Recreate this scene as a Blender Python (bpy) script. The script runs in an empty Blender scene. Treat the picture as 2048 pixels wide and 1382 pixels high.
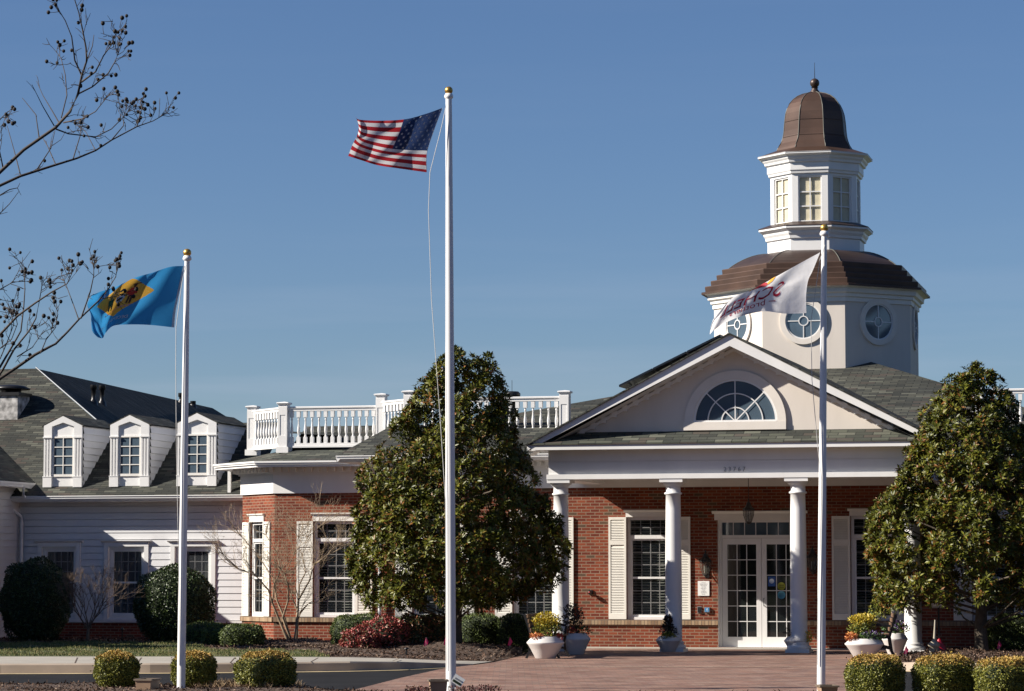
import bpy, math, random
import numpy as np
from mathutils import Vector, Matrix
R = math.radians
random.seed(7)
scene = bpy.context.scene

# ------------------------------------------------------------------ camera
F, HZ, CAMH = 5800.0, 1150.0, 1.59          # focal length in photo pixels, horizon row, eye height
PITCH = math.atan((HZ - 691) / F)
cam_data = bpy.data.cameras.new('camera')
cam = bpy.data.objects.new('camera', cam_data)
scene.collection.objects.link(cam)
cam_data.sensor_width = 36.0
cam_data.lens = 36.0 * F / 2048
cam_data.clip_end = 3000
cam.location = (0, 0, CAMH)
cam.rotation_euler = (R(90) + PITCH, 0, 0)
scene.camera = cam

# ------------------------------------------------------------------ sky and sun
SUN_EL, SUN_H = R(31), (-0.985, -0.172)      # height; horizontal direction towards the sun
world = bpy.data.worlds.new('World'); scene.world = world
world.use_nodes = True
nt = world.node_tree; nt.nodes.clear()
sky = nt.nodes.new('ShaderNodeTexSky'); sky.sky_type = 'NISHITA'; sky.sun_disc = False
sky.sun_elevation = SUN_EL
sky.sun_rotation = math.atan2(SUN_H[0], SUN_H[1])
sky.altitude = 0; sky.air_density = 1.0; sky.dust_density = 0.0; sky.ozone_density = 5.0
bg = nt.nodes.new('ShaderNodeBackground'); bg.inputs['Strength'].default_value = 0.05
wo = nt.nodes.new('ShaderNodeOutputWorld')
tint = nt.nodes.new('ShaderNodeVectorMath'); tint.operation = 'MULTIPLY'; tint.inputs[1].default_value = (.77, .815, .955)
nt.links.new(sky.outputs[0], tint.inputs[0]); wtc = nt.nodes.new('ShaderNodeTexCoord'); wmp = nt.nodes.new('ShaderNodeMapping'); wmp.inputs['Scale'].default_value = (3, 3, 42)
wno = nt.nodes.new('ShaderNodeTexNoise'); wno.inputs['Scale'].default_value = 1.6; wno.inputs['Detail'].default_value = 5
wr = nt.nodes.new('ShaderNodeMapRange'); wr.inputs[1].default_value = .50; wr.inputs[2].default_value = .85; wr.inputs[3].default_value = 0; wr.inputs[4].default_value = .42
wsx = nt.nodes.new('ShaderNodeSeparateXYZ'); wz = nt.nodes.new('ShaderNodeMapRange'); wz.inputs[1].default_value = .05; wz.inputs[2].default_value = .12; wz.inputs[3].default_value = 1; wz.inputs[4].default_value = 0.08
wm = nt.nodes.new('ShaderNodeMath'); wm.operation = 'MULTIPLY'; wmx = nt.nodes.new('ShaderNodeMix'); wmx.data_type = 'RGBA'; wmx.inputs[7].default_value = (5.2, 5.9, 7.4, 1)
L_ = nt.links.new; L_(wtc.outputs['Generated'], wmp.inputs[0]); L_(wmp.outputs[0], wno.inputs['Vector']); L_(wno.outputs[0], wr.inputs[0]); L_(wtc.outputs['Generated'], wsx.inputs[0]); L_(wsx.outputs[2], wz.inputs[0])
L_(wr.outputs[0], wm.inputs[0]); L_(wz.outputs[0], wm.inputs[1]); L_(wm.outputs[0], wmx.inputs[0]); L_(tint.outputs[0], wmx.inputs[6]); L_(wmx.outputs[2], bg.inputs[0])   # thin high streaks low in the sky
nt.links.new(bg.outputs[0], wo.inputs[0])
sun_data = bpy.data.lights.new('sun', 'SUN'); sun_data.energy = 5.0; sun_data.angle = R(0.5)
sun_data.color = (1.0, 0.93, 0.83)
sun = bpy.data.objects.new('sun', sun_data); scene.collection.objects.link(sun)
sd = Vector((SUN_H[0] * math.cos(SUN_EL), SUN_H[1] * math.cos(SUN_EL), math.sin(SUN_EL)))
sun.rotation_euler = sd.to_track_quat('Z', 'Y').to_euler()
sun.location = (-30, -10, 30)
scene.view_settings.view_transform = 'Standard'; scene.view_settings.look = 'None'
scene.view_settings.gamma = 1; scene.view_settings.exposure = 0.84

# ------------------------------------------------------------------ where a pixel's ray meets a real plane
cp, sp_ = math.cos(PITCH), math.sin(PITCH)
def ray(px, py):
    a, b = (px - 1024) / F, (691 - py) / F
    return Vector((a, cp - b * sp_, sp_ + b * cp))
CAM = Vector((0, 0, CAMH))
def at(px, py, Y):
    d = ray(px, py); return CAM + d * (Y / d.y)
def ground(px, py, z=0.0):
    d = ray(px, py); return CAM + d * ((z - CAMH) / d.z)
TH = R(14.5)
U = Vector((math.cos(TH), -math.sin(TH), 0)); V = Vector((math.sin(TH), math.cos(TH), 0))
_o = at(1190, 1150, 64.4); BO = Vector((_o.x, _o.y, 0))
def wl(px, py, v):                             # -> (u, z) on the facade-parallel plane v
    d = ray(px, py); t = (v - (CAM - BO).dot(V)) / d.dot(V)
    p = CAM + d * t; return (p - BO).dot(U), p.z
def on_slope(px, py, v0, z0, k):               # -> (u, v, z) on z = z0 + k (v - v0)
    d = ray(px, py); c = CAM - BO
    t = (z0 + k * (c.dot(V) - v0) - c.z) / (d.z - k * d.dot(V))
    p = c + d * t; return p.dot(U), p.dot(V), p.z
def u_at(px, v): return wl(px, 1150, v)[0]
def toW(u, v, z=0): return BO + U * u + V * v + Vector((0, 0, z))
def toL(p): q = p - BO; return q.dot(U), q.dot(V), p.z

# ------------------------------------------------------------------ meshes
class Fr:                                      # a wall frame: s along, d inward, z up
    def __init__(s, ou, ov, ang=0.0): s.o = (ou, ov); s.c = math.cos(ang); s.s = math.sin(ang)
    def __call__(s, a, d, z): return (s.o[0] + a * s.c - d * s.s, s.o[1] + a * s.s + d * s.c, z)
ID = Fr(0, 0, 0)
class MB:
    def __init__(s, fr=None): s.v = []; s.f = []; s.mi = []; s.fr = fr; s.m = 0; s.sm = []
    def add(s, vs, fs, smooth=False):
        n = len(s.v)
        s.v += [s.fr(*p) if s.fr else tuple(p) for p in vs]
        for f in fs: s.f.append([i + n for i in f]); s.mi.append(s.m); s.sm.append(smooth)
    def box(s, x0, x1, y0, y1, z0, z1):
        if x0 > x1: x0, x1 = x1, x0
        s.add([(x0,y0,z0),(x1,y0,z0),(x1,y1,z0),(x0,y1,z0),(x0,y0,z1),(x1,y0,z1),(x1,y1,z1),(x0,y1,z1)],
              [(0,3,2,1),(4,5,6,7),(0,1,5,4),(1,2,6,5),(2,3,7,6),(3,0,4,7)])
        return s
    def quad(s, *p): s.add(p, [tuple(range(len(p)))]); return s
    def prism_z(s, poly, z0, z1):              # poly of (x,y), extruded up
        n = len(poly)
        s.add([(x,y,z0) for x,y in poly] + [(x,y,z1) for x,y in poly],
              [tuple(range(n))[::-1], tuple(range(n, 2*n))] + [(i,(i+1)%n,(i+1)%n+n,i+n) for i in range(n)])
        return s
    def prism_y(s, poly, y0, y1):              # poly of (x,z), extruded along y
        n = len(poly)
        s.add([(x,y0,z) for x,z in poly] + [(x,y1,z) for x,z in poly],
              [tuple(range(n)), tuple(range(n, 2*n))[::-1]] + [(i,i+n,(i+1)%n+n,(i+1)%n) for i in range(n)])
        return s
    def prism_x(s, poly, x0, x1):              # poly of (y,z), extruded along x
        n = len(poly)
        s.add([(x0,y,z) for y,z in poly] + [(x1,y,z) for y,z in poly],
              [tuple(range(n))[::-1], tuple(range(n, 2*n))] + [(i,(i+1)%n,(i+1)%n+n,i+n) for i in range(n)])
        return s
    def lathe(s, prof, cx=0, cy=0, n=24, ph=0.0, smooth=True, caps=True):   # prof of (r,z)
        vs = []
        for r, z in prof:
            for k in range(n):
                a = ph + 2*math.pi*k/n; vs.append((cx + r*math.cos(a), cy + r*math.sin(a), z))
        fs = []
        for j in range(len(prof)-1):
            for k in range(n):
                k2 = (k+1) % n; fs.append((j*n+k, j*n+k2, (j+1)*n+k2, (j+1)*n+k))
        s.add(vs, fs, smooth)
        if caps: s.add(vs[:n], [tuple(range(n))[::-1]]); s.add(vs[-n:], [tuple(range(n))])
        return s
    def tube(s, pts, r, n=6, smooth=True):
        pts = [Vector(p) for p in pts]; rs = r if isinstance(r, (list, tuple)) else [r]*len(pts)
        vs = []
        for i, p in enumerate(pts):
            t = (pts[min(i+1, len(pts)-1)] - pts[max(i-1, 0)]).normalized()
            a = t.cross(Vector((0,0,1)) if abs(t.z) < .9 else Vector((1,0,0))).normalized(); b = t.cross(a)
            for k in range(n):
                w = 2*math.pi*k/n; vs.append(tuple(p + (a*math.cos(w) + b*math.sin(w))*rs[i]))
        fs = []
        for j in range(len(pts)-1):
            for k in range(n):
                k2 = (k+1) % n; fs.append((j*n+k, j*n+k2, (j+1)*n+k2, (j+1)*n+k))
        s.add(vs, fs, smooth); s.add(vs[:n], [tuple(range(n))]); s.add(vs[-n:], [tuple(range(n))[::-1]])
        return s
    def ball(s, c, r, n=12, m=8, sq=(1,1,1)):
        vs = []; fs = []
        for j in range(m+1):
            a = math.pi*j/m
            for k in range(n):
                b = 2*math.pi*k/n
                vs.append((c[0]+r*sq[0]*math.sin(a)*math.cos(b), c[1]+r*sq[1]*math.sin(a)*math.sin(b), c[2]-r*sq[2]*math.cos(a)))
        for j in range(m):
            for k in range(n):
                k2 = (k+1) % n; fs.append((j*n+k, j*n+k2, (j+1)*n+k2, (j+1)*n+k))
        s.add(vs, fs, True); return s
    def build(s, name, mats, parent=None, off=(0,0,0)):
        me = bpy.data.meshes.new(name); me.from_pydata(s.v, [], s.f)
        mats = mats if isinstance(mats, (list, tuple)) else [mats]
        for m in mats: me.materials.append(m)
        me.polygons.foreach_set('material_index', s.mi); me.polygons.foreach_set('use_smooth', s.sm)
        uv = me.uv_layers.new(name='UVMap')
        for p in me.polygons:
            n = p.normal
            if abs(n.z) > .97: t = Vector((1,0,0)); b = Vector((0,1,0))
            else: t = Vector((-n.y, n.x, 0)).normalized(); b = n.cross(t)
            if t.x < -1e-6 and abs(n.z) > .97: t = -t
            for li in p.loop_indices:
                q = me.vertices[me.loops[li].vertex_index].co
                uv.data[li].uv = (q.dot(t), q.dot(b))
        me.update()
        return link(name, me, parent, off)
def link(name, me, parent=None, off=(0,0,0)):
    o = bpy.data.objects.new(name, me); scene.collection.objects.link(o)
    if parent: o.parent = parent
    o.location = off
    return o
def empty(name, loc, rz=0, label=None, cat=None, group=None):
    o = bpy.data.objects.new(name, None); scene.collection.objects.link(o)
    o.location = loc; o.rotation_euler = (0,0,rz); o.empty_display_size = .2
    if label: tag(o, label, cat, group)
    return o
def tag(o, label=None, cat=None, group=None, kind=None):
    if label: o['label'] = label
    if cat: o['category'] = cat
    if group: o['group'] = group
    if kind: o['kind'] = kind
    return o
def dup(o, parent=None, loc=None):
    c = o.copy(); scene.collection.objects.link(c); c.parent = parent if parent else o.parent
    if loc is not None: c.location = loc
    for ch in o.children: dup(ch, c)
    return c
def text_mesh(txt, size, align='CENTER', res=2, ext=0.0, spacing=1.0, line=1.0):
    cu = bpy.data.curves.new('t', 'FONT'); cu.body = txt; cu.size = size; cu.align_x = align
    cu.resolution_u = res; cu.extrude = ext; cu.space_character = spacing; cu.space_line = line
    ob = bpy.data.objects.new('t', cu)
    scene.collection.objects.link(ob); dg = bpy.context.evaluated_depsgraph_get(); dg.update()
    me = bpy.data.meshes.new_from_object(ob.evaluated_get(dg))
    vs = [tuple(v.co) for v in me.vertices]; fs = [list(p.vertices) for p in me.polygons]
    bpy.data.objects.remove(ob); bpy.data.meshes.remove(me); bpy.data.curves.remove(cu)
    return vs, fs

# ------------------------------------------------------------------ materials
def mat(name):
    m = bpy.data.materials.new(name); m.use_nodes = True
    return m, m.node_tree, m.node_tree.nodes['Principled BSDF']
def N(nt, t, **kw):
    n = nt.nodes.new(t)
    for k, v in kw.items():
        if k in n.inputs.keys(): n.inputs[k].default_value = v
        else: setattr(n, k, v)
    return n
def ramp(nt, stops, interp='LINEAR'):
    r = nt.nodes.new('ShaderNodeValToRGB'); cr = r.color_ramp; cr.interpolation = interp
    while len(cr.elements) < len(stops): cr.elements.new(.5)
    for e, (p, c) in zip(cr.elements, stops): e.position = p; e.color = (*c, 1)
    return r
def bump(nt, b, src, strength=.3, dist=.01):
    n = N(nt, 'ShaderNodeBump'); n.inputs['Strength'].default_value = strength; n.inputs['Distance'].default_value = dist
    nt.links.new(src, n.inputs['Height']); nt.links.new(n.outputs[0], b.inputs['Normal'])
def subdiv2(vs, fs, mx=.03):
    import bmesh
    bm = bmesh.new(); V_ = [bm.verts.new((v[0], v[1], 0)) for v in vs]
    for f in fs:
        try: bm.faces.new([V_[i] for i in f])
        except ValueError: pass
    bmesh.ops.triangulate(bm, faces=bm.faces[:])
    for _ in range(6):
        es = [e for e in bm.edges if e.calc_length() > mx]
        if not es: break
        bmesh.ops.subdivide_edges(bm, edges=es, cuts=1); bmesh.ops.triangulate(bm, faces=[f for f in bm.faces if len(f.verts) > 3])
    bm.verts.index_update(); o = [tuple(v.co) for v in bm.verts], [[v.index for v in f.verts] for f in bm.faces]; bm.free(); return o
def simple(name, col, rough=.6, metal=0, var=.12, scale=3.0, bmp=0, spec=.5, detail=6, stretch=1.0):
    m, nt, b = mat(name); b.inputs['Roughness'].default_value = rough; b.inputs['Metallic'].default_value = metal
    b.inputs['Specular IOR Level'].default_value = spec
    tc = N(nt, 'ShaderNodeTexCoord'); no = N(nt, 'ShaderNodeTexNoise', Scale=scale, Detail=detail)
    mp_ = N(nt, 'ShaderNodeMapping'); mp_.inputs['Scale'].default_value = (1,1,stretch); nt.links.new(tc.outputs['Object'], mp_.inputs[0]); nt.links.new(mp_.outputs[0], no.inputs['Vector'])
    lo = tuple(c*(1-var) for c in col); hi = tuple(min(1, c*(1+var)) for c in col)
    r = ramp(nt, [(.3, lo), (.7, hi)]); nt.links.new(no.outputs[0], r.inputs[0])
    nt.links.new(r.outputs[0], b.inputs['Base Color'])
    if bmp: bump(nt, b, no.outputs[0], bmp, .02)
    return m
def brickmat(name, w, h, mortar, mcol, cols, rough=.85, bmp=.35, offset=.5, msmooth=.1, vscale=1.1, dirt=.25):
    m, nt, b = mat(name); b.inputs['Roughness'].default_value = rough; b.inputs['Specular IOR Level'].default_value = .25
    uv = N(nt, 'ShaderNodeUVMap'); br = N(nt, 'ShaderNodeTexBrick'); br.offset = offset
    br.inputs['Scale'].default_value = 1; br.inputs['Brick Width'].default_value = w; br.inputs['Row Height'].default_value = h
    br.inputs['Mortar Size'].default_value = mortar; br.inputs['Mortar Smooth'].default_value = msmooth
    br.inputs['Color1'].default_value = (0,0,0,1); br.inputs['Color2'].default_value = (1,1,1,1); br.inputs['Mortar'].default_value = (.5,.5,.5,1)
    nt.links.new(uv.outputs[0], br.inputs['Vector'])
    rp = ramp(nt, cols, 'CONSTANT'); nt.links.new(br.outputs['Color'], rp.inputs[0])
    no = N(nt, 'ShaderNodeTexNoise', Scale=vscale, Detail=8.0); nt.links.new(uv.outputs[0], no.inputs['Vector'])
    mr = N(nt, 'ShaderNodeMapRange'); mr.inputs[1].default_value = .25; mr.inputs[2].default_value = .75
    mr.inputs[3].default_value = 1-dirt; mr.inputs[4].default_value = 1+dirt
    nt.links.new(no.outputs[0], mr.inputs[0])
    mx = N(nt, 'ShaderNodeMix', data_type='RGBA'); mx.inputs[7].default_value = (*mcol, 1)
    nt.links.new(rp.outputs[0], mx.inputs[6]); nt.links.new(br.outputs['Fac'], mx.inputs[0])
    mu = N(nt, 'ShaderNodeVectorMath', operation='SCALE'); nt.links.new(mx.outputs[2], mu.inputs[0]); nt.links.new(mr.outputs[0], mu.inputs['Scale'])
    nt.links.new(mu.outputs[0], b.inputs['Base Color'])
    n2 = N(nt, 'ShaderNodeTexNoise', Scale=60.0, Detail=3.0); nt.links.new(uv.outputs[0], n2.inputs['Vector'])
    ma = N(nt, 'ShaderNodeMath', operation='MULTIPLY_ADD'); ma.inputs[1].default_value = -1; nt.links.new(br.outputs['Fac'], ma.inputs[0])
    sc = N(nt, 'ShaderNodeMath', operation='MULTIPLY'); sc.inputs[1].default_value = .4; nt.links.new(n2.outputs[0], sc.inputs[0]); nt.links.new(sc.outputs[0], ma.inputs[2])
    bump(nt, b, ma.outputs[0], bmp, .012)
    return m
def attr_leaf(name, stops, rough=.4, spec=.5, trans=0.0):
    m, nt, b = mat(name); b.inputs['Roughness'].default_value = rough; b.inputs['Specular IOR Level'].default_value = spec
    at_ = N(nt, 'ShaderNodeAttribute', attribute_name='rnd'); r = ramp(nt, stops); nt.links.new(at_.outputs['Fac'], r.inputs[0])
    nt.links.new(r.outputs[0], b.inputs['Base Color'])
    return m
def glass(name, tint, alpha, rough=.03):       # a pane: tinted, partly see-through, with a real reflection
    m, nt, b = mat(name); b.inputs['Roughness'].default_value = rough; b.inputs['Base Color'].default_value = (*tint, 1)
    b.inputs['IOR'].default_value = 1.6; b.inputs['Specular IOR Level'].default_value = .8
    tc = N(nt, 'ShaderNodeTexCoord'); no = N(nt, 'ShaderNodeTexNoise', Scale=.9, Detail=1.0); nt.links.new(tc.outputs['Object'], no.inputs['Vector'])
    bump(nt, b, no.outputs[0], .12, .02)
    if alpha < 1:
        tr = N(nt, 'ShaderNodeBsdfTransparent'); mx = N(nt, 'ShaderNodeMixShader'); mx.inputs[0].default_value = alpha
        out = nt.nodes['Material Output']; nt.links.new(tr.outputs[0], mx.inputs[1]); nt.links.new(b.outputs[0], mx.inputs[2]); nt.links.new(mx.outputs[0], out.inputs[0])
    return m
M = {}
M['brick'] = brickmat('brick', .203, .0677, .0088, (.24,.160,.110),
    [(0,(.165,.034,.016)),(.2,(.20,.042,.019)),(.42,(.135,.027,.014)),(.6,(.23,.056,.025)),(.78,(.17,.038,.018)),(.9,(.10,.062,.038)),(.95,(.20,.048,.021))])
M['sill_brick'] = brickmat('sill_brick', .075, .12, .008, (.16,.12,.09),
    [(0,(.30,.20,.12)),(.3,(.38,.27,.17)),(.55,(.22,.14,.085)),(.8,(.33,.24,.15))], offset=0)
SH = [(0,(.045,.046,.039)),(.2,(.068,.069,.056)),(.4,(.034,.036,.032)),(.58,(.098,.099,.080)),(.68,(.052,.055,.047)),(.82,(.066,.056,.047)),(.92,(.038,.040,.036))]
M['shingle_l'] = brickmat('wing_shingle', .34, .088, .006, (.014,.015,.014), SH, bmp=.9, vscale=.7)
M['shingle'] = brickmat('shingle', .36, .135, .009, (.012,.013,.012),
    SH, bmp=.9, vscale=.7)
M['slate'] = brickmat('slate', .36, .15, .008, (.02,.022,.02),
    [(0,(.052,.056,.046)),(.2,(.080,.085,.066)),(.4,(.040,.043,.037)),(.58,(.110,.113,.090)),(.7,(.060,.064,.054)),(.85,(.072,.062,.052))], bmp=.9, vscale=.7)
M['white'] = simple('white_paint', (.72,.71,.695), .45, var=.05, scale=2, stretch=.35)
M['siding'] = simple('siding_paint', (.64,.64,.65), .55, var=.06, scale=1.5, stretch=.3)
M['stucco'] = simple('stucco', (.64,.58,.515), .9, var=.07, scale=1.6, bmp=.08, stretch=.3)
M['stucco_trim'] = simple('stucco_trim', (.70,.645,.58), .85, var=.04)
M['trim'] = simple('cream_trim', (.74,.71,.66), .6, var=.04)
M['shutter'] = simple('shutter_paint', (.75,.72,.65), .5, var=.03)
M['copper'] = simple('aged_copper', (.072,.040,.027), .5, metal=.3, var=.3, scale=1.3)
M['copper_dk'] = simple('dark_copper', (.075,.050,.040), .42, metal=.4, var=.25, scale=2)
M['verdigris'] = simple('copper_seam', (.11,.11,.095), .6, metal=.3, var=.2)
M['pane'] = glass('window_glass', (.012,.015,.018), .5)
M['pane_sky'] = glass('upper_glass', (.08,.115,.15), 1.0)  # opaque; sky light is put into the blue-grey base colour
M['pane_lt'] = glass('wing_glass', (.05,.055,.062), .6)  # lighter grey base stands in for a stronger reflection
M['pane_dk'] = glass('dark_glass', (.012,.015,.016), .85)
M['blind'] = simple('blind_slats', (.42,.44,.38), .6, var=.1)
M['cream_shade'] = simple('cream_shade', (.55,.50,.36), .8, var=.1, scale=5)
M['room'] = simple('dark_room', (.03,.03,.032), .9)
M['black'] = simple('black_metal', (.012,.012,.013), .4, var=.2)
M['solar'] = simple('solar_panel', (.012,.014,.02), .25, var=.2)
M['grey_metal'] = simple('grey_metal', (.30,.31,.32), .5, metal=.4)
M['gold'] = simple('gold_ball', (.60,.36,.09), .38, metal=.85, var=.15)
M['pole'] = simple('pole_paint', (.76,.75,.74), .35, var=.03)
M['stone'] = simple('pale_stone', (.34,.33,.32), .9, var=.7, scale=7, bmp=.5)
# ================================================================== the brick building
BE = empty('brick_building', BO, -TH, 'red brick building with columned white portico, shuttered windows and domed octagonal tower', 'building')
def part(mb, name, m, parent=BE, label=None):
    o = mb.build(name, m, parent)
    if label: o['label'] = label
    return o
def wall_holes(mb, s0, s1, z0, z1, holes, depth=.14, d0=0.0):
    ss = sorted({s0, s1, *[h[0] for h in holes], *[h[1] for h in holes]}); zs = sorted({z0, z1, *[h[2] for h in holes], *[h[3] for h in holes]})
    ss = [s for s in ss if s0 <= s <= s1]; zs = [z for z in zs if z0 <= z <= z1]
    for a, b in zip(ss, ss[1:]):
        for c, d in zip(zs, zs[1:]):
            mx, mz = (a+b)/2, (c+d)/2
            if any(h[0] < mx < h[1] and h[2] < mz < h[3] for h in holes): continue
            mb.quad((a,d0,c),(b,d0,c),(b,d0,d),(a,d0,d))
    for h in holes:
        a, b, c, d = h
        mb.quad((a,d0,c),(a,d0,d),(a,d0+depth,d),(a,d0+depth,c)); mb.quad((b,d0,d),(b,d0,c),(b,d0+depth,c),(b,d0+depth,d))
        mb.quad((a,d0,d),(b,d0,d),(b,d0+depth,d),(a,d0+depth,d)); mb.quad((a,d0,c),(a,d0+depth,c),(b,d0+depth,c),(b,d0,c))

def grid_bars(mb, s0, s1, z0, z1, nc, nr, d, w=.022, t=.03):
    for i in range(1, nc): x = s0 + (s1-s0)*i/nc; mb.box(x-w/2, x+w/2, d, d+t, z0, z1)
    for j in range(1, nr): z = z0 + (z1-z0)*j/nr; mb.box(s0, s1, d+.002, d+t-.002, z-w/2, z+w/2)
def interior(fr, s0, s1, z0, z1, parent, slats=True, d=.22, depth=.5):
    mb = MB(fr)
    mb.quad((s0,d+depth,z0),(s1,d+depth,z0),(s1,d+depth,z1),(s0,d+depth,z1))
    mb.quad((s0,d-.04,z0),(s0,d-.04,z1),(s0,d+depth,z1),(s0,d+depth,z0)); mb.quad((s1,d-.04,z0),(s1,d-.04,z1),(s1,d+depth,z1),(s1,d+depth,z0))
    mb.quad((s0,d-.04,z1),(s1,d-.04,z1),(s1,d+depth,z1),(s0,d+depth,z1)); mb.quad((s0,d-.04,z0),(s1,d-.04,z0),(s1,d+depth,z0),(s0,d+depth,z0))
    mb.build('dark_backing', M['room'], parent)  # shallow box painted near-black to stand for the unlit room
    if slats == 'curtain':
        mb = MB(fr); w_ = (s1-s0)*.30
        for (a_, b_) in ((s0+.06, s0+w_), (s1-w_, s1-.06)):
            pts_ = [(a_+(b_-a_)*i/16, d+.05+.025*math.sin(i*1.9)) for i in range(17)]
            for (p, q_) in zip(pts_, pts_[1:]): mb.quad((p[0],p[1],z0+.05), (q_[0],q_[1],z0+.05), (q_[0],q_[1],z1-.08), (p[0],p[1],z1-.08))
        mb.build('curtain', M['blind'], parent)
    elif slats:
        mb = MB(fr); z = z1 - .03; zend = z0 + (z1-z0)*(slats if slats is not True else 0.02)
        while z > zend:
            mb.add([(s0+.02,d+.02,z),(s1-.02,d+.02,z),(s1-.02,d+.065,z+.03),(s0+.02,d+.065,z+.03)], [(0,1,2,3)]); z -= .062
        mb.build('window_blind', M['blind'], parent)
def tall_window(fr, s0, s1, z0, z1, parent=BE, transom=True, cols=4, header=True, slats=True, bottom=None):
    """opening s0..s1, z0..z1; frame set 5 cm into the wall"""
    fw = .065; d = .05
    mb = MB(fr)
    mb.box(s0, s0+fw, d, d+.09, z0, z1); mb.box(s1-fw, s1, d, d+.09, z0, z1)
    mb.box(s0+fw, s1-fw, d, d+.09, z1-fw, z1); mb.box(s0+fw, s1-fw, d-.02, d+.09, z0, z0+.06)
    zt = z1 - (z1-z0)*.19
    if transom: mb.box(s0+fw, s1-fw, d-.015, d+.09, zt-.05, zt+.03)
    else: zt = z1 - fw + .05
    zb, ztop = z0+.06, (zt-.05 if transom else z1-fw)
    zm = (zb+ztop)/2
    sa, sb = s0+fw, s1-fw
    mb.box(sa, sa+.045, d+.02, d+.07, zb, ztop); mb.box(sb-.045, sb, d+.02, d+.07, zb, ztop)
    mb.box(sa+.045, sb-.045, d+.02, d+.07, zb, zb+.05); mb.box(sa+.045, sb-.045, d+.02, d+.07, ztop-.04, ztop)
    mb.box(sa+.045, sb-.045, d+.015, d+.07, zm-.022, zm+.022)
    w = mb.build('window', M['white'], parent)
    g = MB(fr)
    grid_bars(g, sa+.045, sb-.045, zb+.05, zm-.022, cols, 3, d+.058, w=.019, t=.012); grid_bars(g, sa+.045, sb-.045, zm+.022, ztop-.04, cols, 3, d+.058, w=.019, t=.012)
    if transom: grid_bars(g, sa, sb, zt+.03, z1-fw, cols, 2, d+.058, w=.019, t=.012)
    g.build('glazing_bars', M['white'], w)
    p = MB(fr); p.quad((sa,d+.055,zb),(sb,d+.055,zb),(sb,d+.055,ztop),(sa,d+.055,ztop))
    if transom: p.quad((sa,d+.055,zt+.03),(sb,d+.055,zt+.03),(sb,d+.055,z1-fw),(sa,d+.055,z1-fw))
    p.build('pane', M['pane_lt'] if slats == 'curtain' else M['pane'], w)
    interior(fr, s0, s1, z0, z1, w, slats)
    if header:
        h = MB(fr); hz = header if header is not True else .14
        h.box(s0-.02, s1+.02, -.03, -.003, z1+.0, z1+hz-.035)
        h.prism_x([(-.003,z1+hz-.035),(-.03,z1+hz-.035),(-.075,z1+hz),(-.075,z1+hz+.02),(-.003,z1+hz+.02)], s0-.06, s1+.06)
        h.build('header', M['trim'], w)
    return w
def shutter(fr, s0, s1, z0, z1, parent=BE):
    mb = MB(fr); b = .045; t = .035
    mb.box(s0, s0+b, -t-.01, -.01, z0, z1); mb.box(s1-b, s1, -t-.01, -.01, z0, z1)
    rails = [z0, z0+.13, z1-.07, z1]; zmid = z1 - (z1-z0)*.245
    mb.box(s0+b, s1-b, -t-.01, -.01, z0, z0+.13); mb.box(s0+b, s1-b, -t-.01, -.01, z1-.06, z1); mb.box(s0+b, s1-b, -t-.01, -.01, zmid-.06, zmid+.04)
    mb.box(s0+b, s1-b, -.018, -.010, z0+.13, z1-.06)
    z = z0+.13
    while z < z1-.06-.03:
        if not (zmid-.09 < z < zmid+.03):
            mb.add([(s0+b,-.042,z),(s1-b,-.042,z),(s1-b,-.020,z+.032),(s0+b,-.020,z+.032)], [(0,1,2,3)])
            mb.add([(s0+b,-.042,z),(s1-b,-.042,z),(s1-b,-.040,z-.006),(s0+b,-.040,z-.006)], [(0,3,2,1)])
        z += .036
    return mb.build('shutter', M['shutter'], parent)

Z0 = -.02
ZSB, ZST = .50, .61                           # sill band
# --- main wall W0
z_fr = wl(1100, 976, 0)[1]                    # top of brick / bottom of frieze
zw_t = wl(1290, 1034, 0)[1]; zw_b = ZST
uW = {k: u_at(k, 0) for k in (1032, 1105, 1138, 1150, 1218, 1254, 1345, 1381, 1436, 1605, 1664, 1702, 1793, 1829, 1904, 1945, 2037, 2077, 752)}
uL = uW[752]; uR = uW[2077] + 7
FW = Fr(0, 0, 0)
ua0, ua1 = u_at(1026, 0), u_at(1112, 0)
ub0, ub1 = u_at(826, 0), u_at(914, 0)
door = (uW[1436], uW[1605], 0.02, wl(1500, 1040, 0)[1])
holes = [(uW[1254], uW[1345], zw_b, zw_t), (uW[1702], uW[1793], zw_b, zw_t), (uW[1945], uW[2037], zw_b, zw_t), (ua0, ua1, zw_b, zw_t), (ub0, ub1, zw_b, zw_t), door]
w0 = MB(FW); wall_holes(w0, uL, uR, Z0, z_fr, holes)
w0.quad((uL,0,Z0),(uL,0,z_fr),(uL,3.5,z_fr),(uL,3.5,Z0))
part(w0, 'brick_wall', M['brick'])
sb = MB(FW)
for a, b in ((uL-.04, door[0]), (door[1], uR)):
    sb.box(a, b, -.05, -.002, ZSB, ZST)
part(sb, 'sill_course', M['sill_brick'])
for h in holes[:5]:
    tall_window(FW, *h)
    w = uW[1254]-uW[1218]
    shutter(FW, h[0]-w, h[0]-.01, zw_b+.01, zw_t-.0); shutter(FW, h[1]+.01, h[1]+w, zw_b+.01, zw_t)
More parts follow.
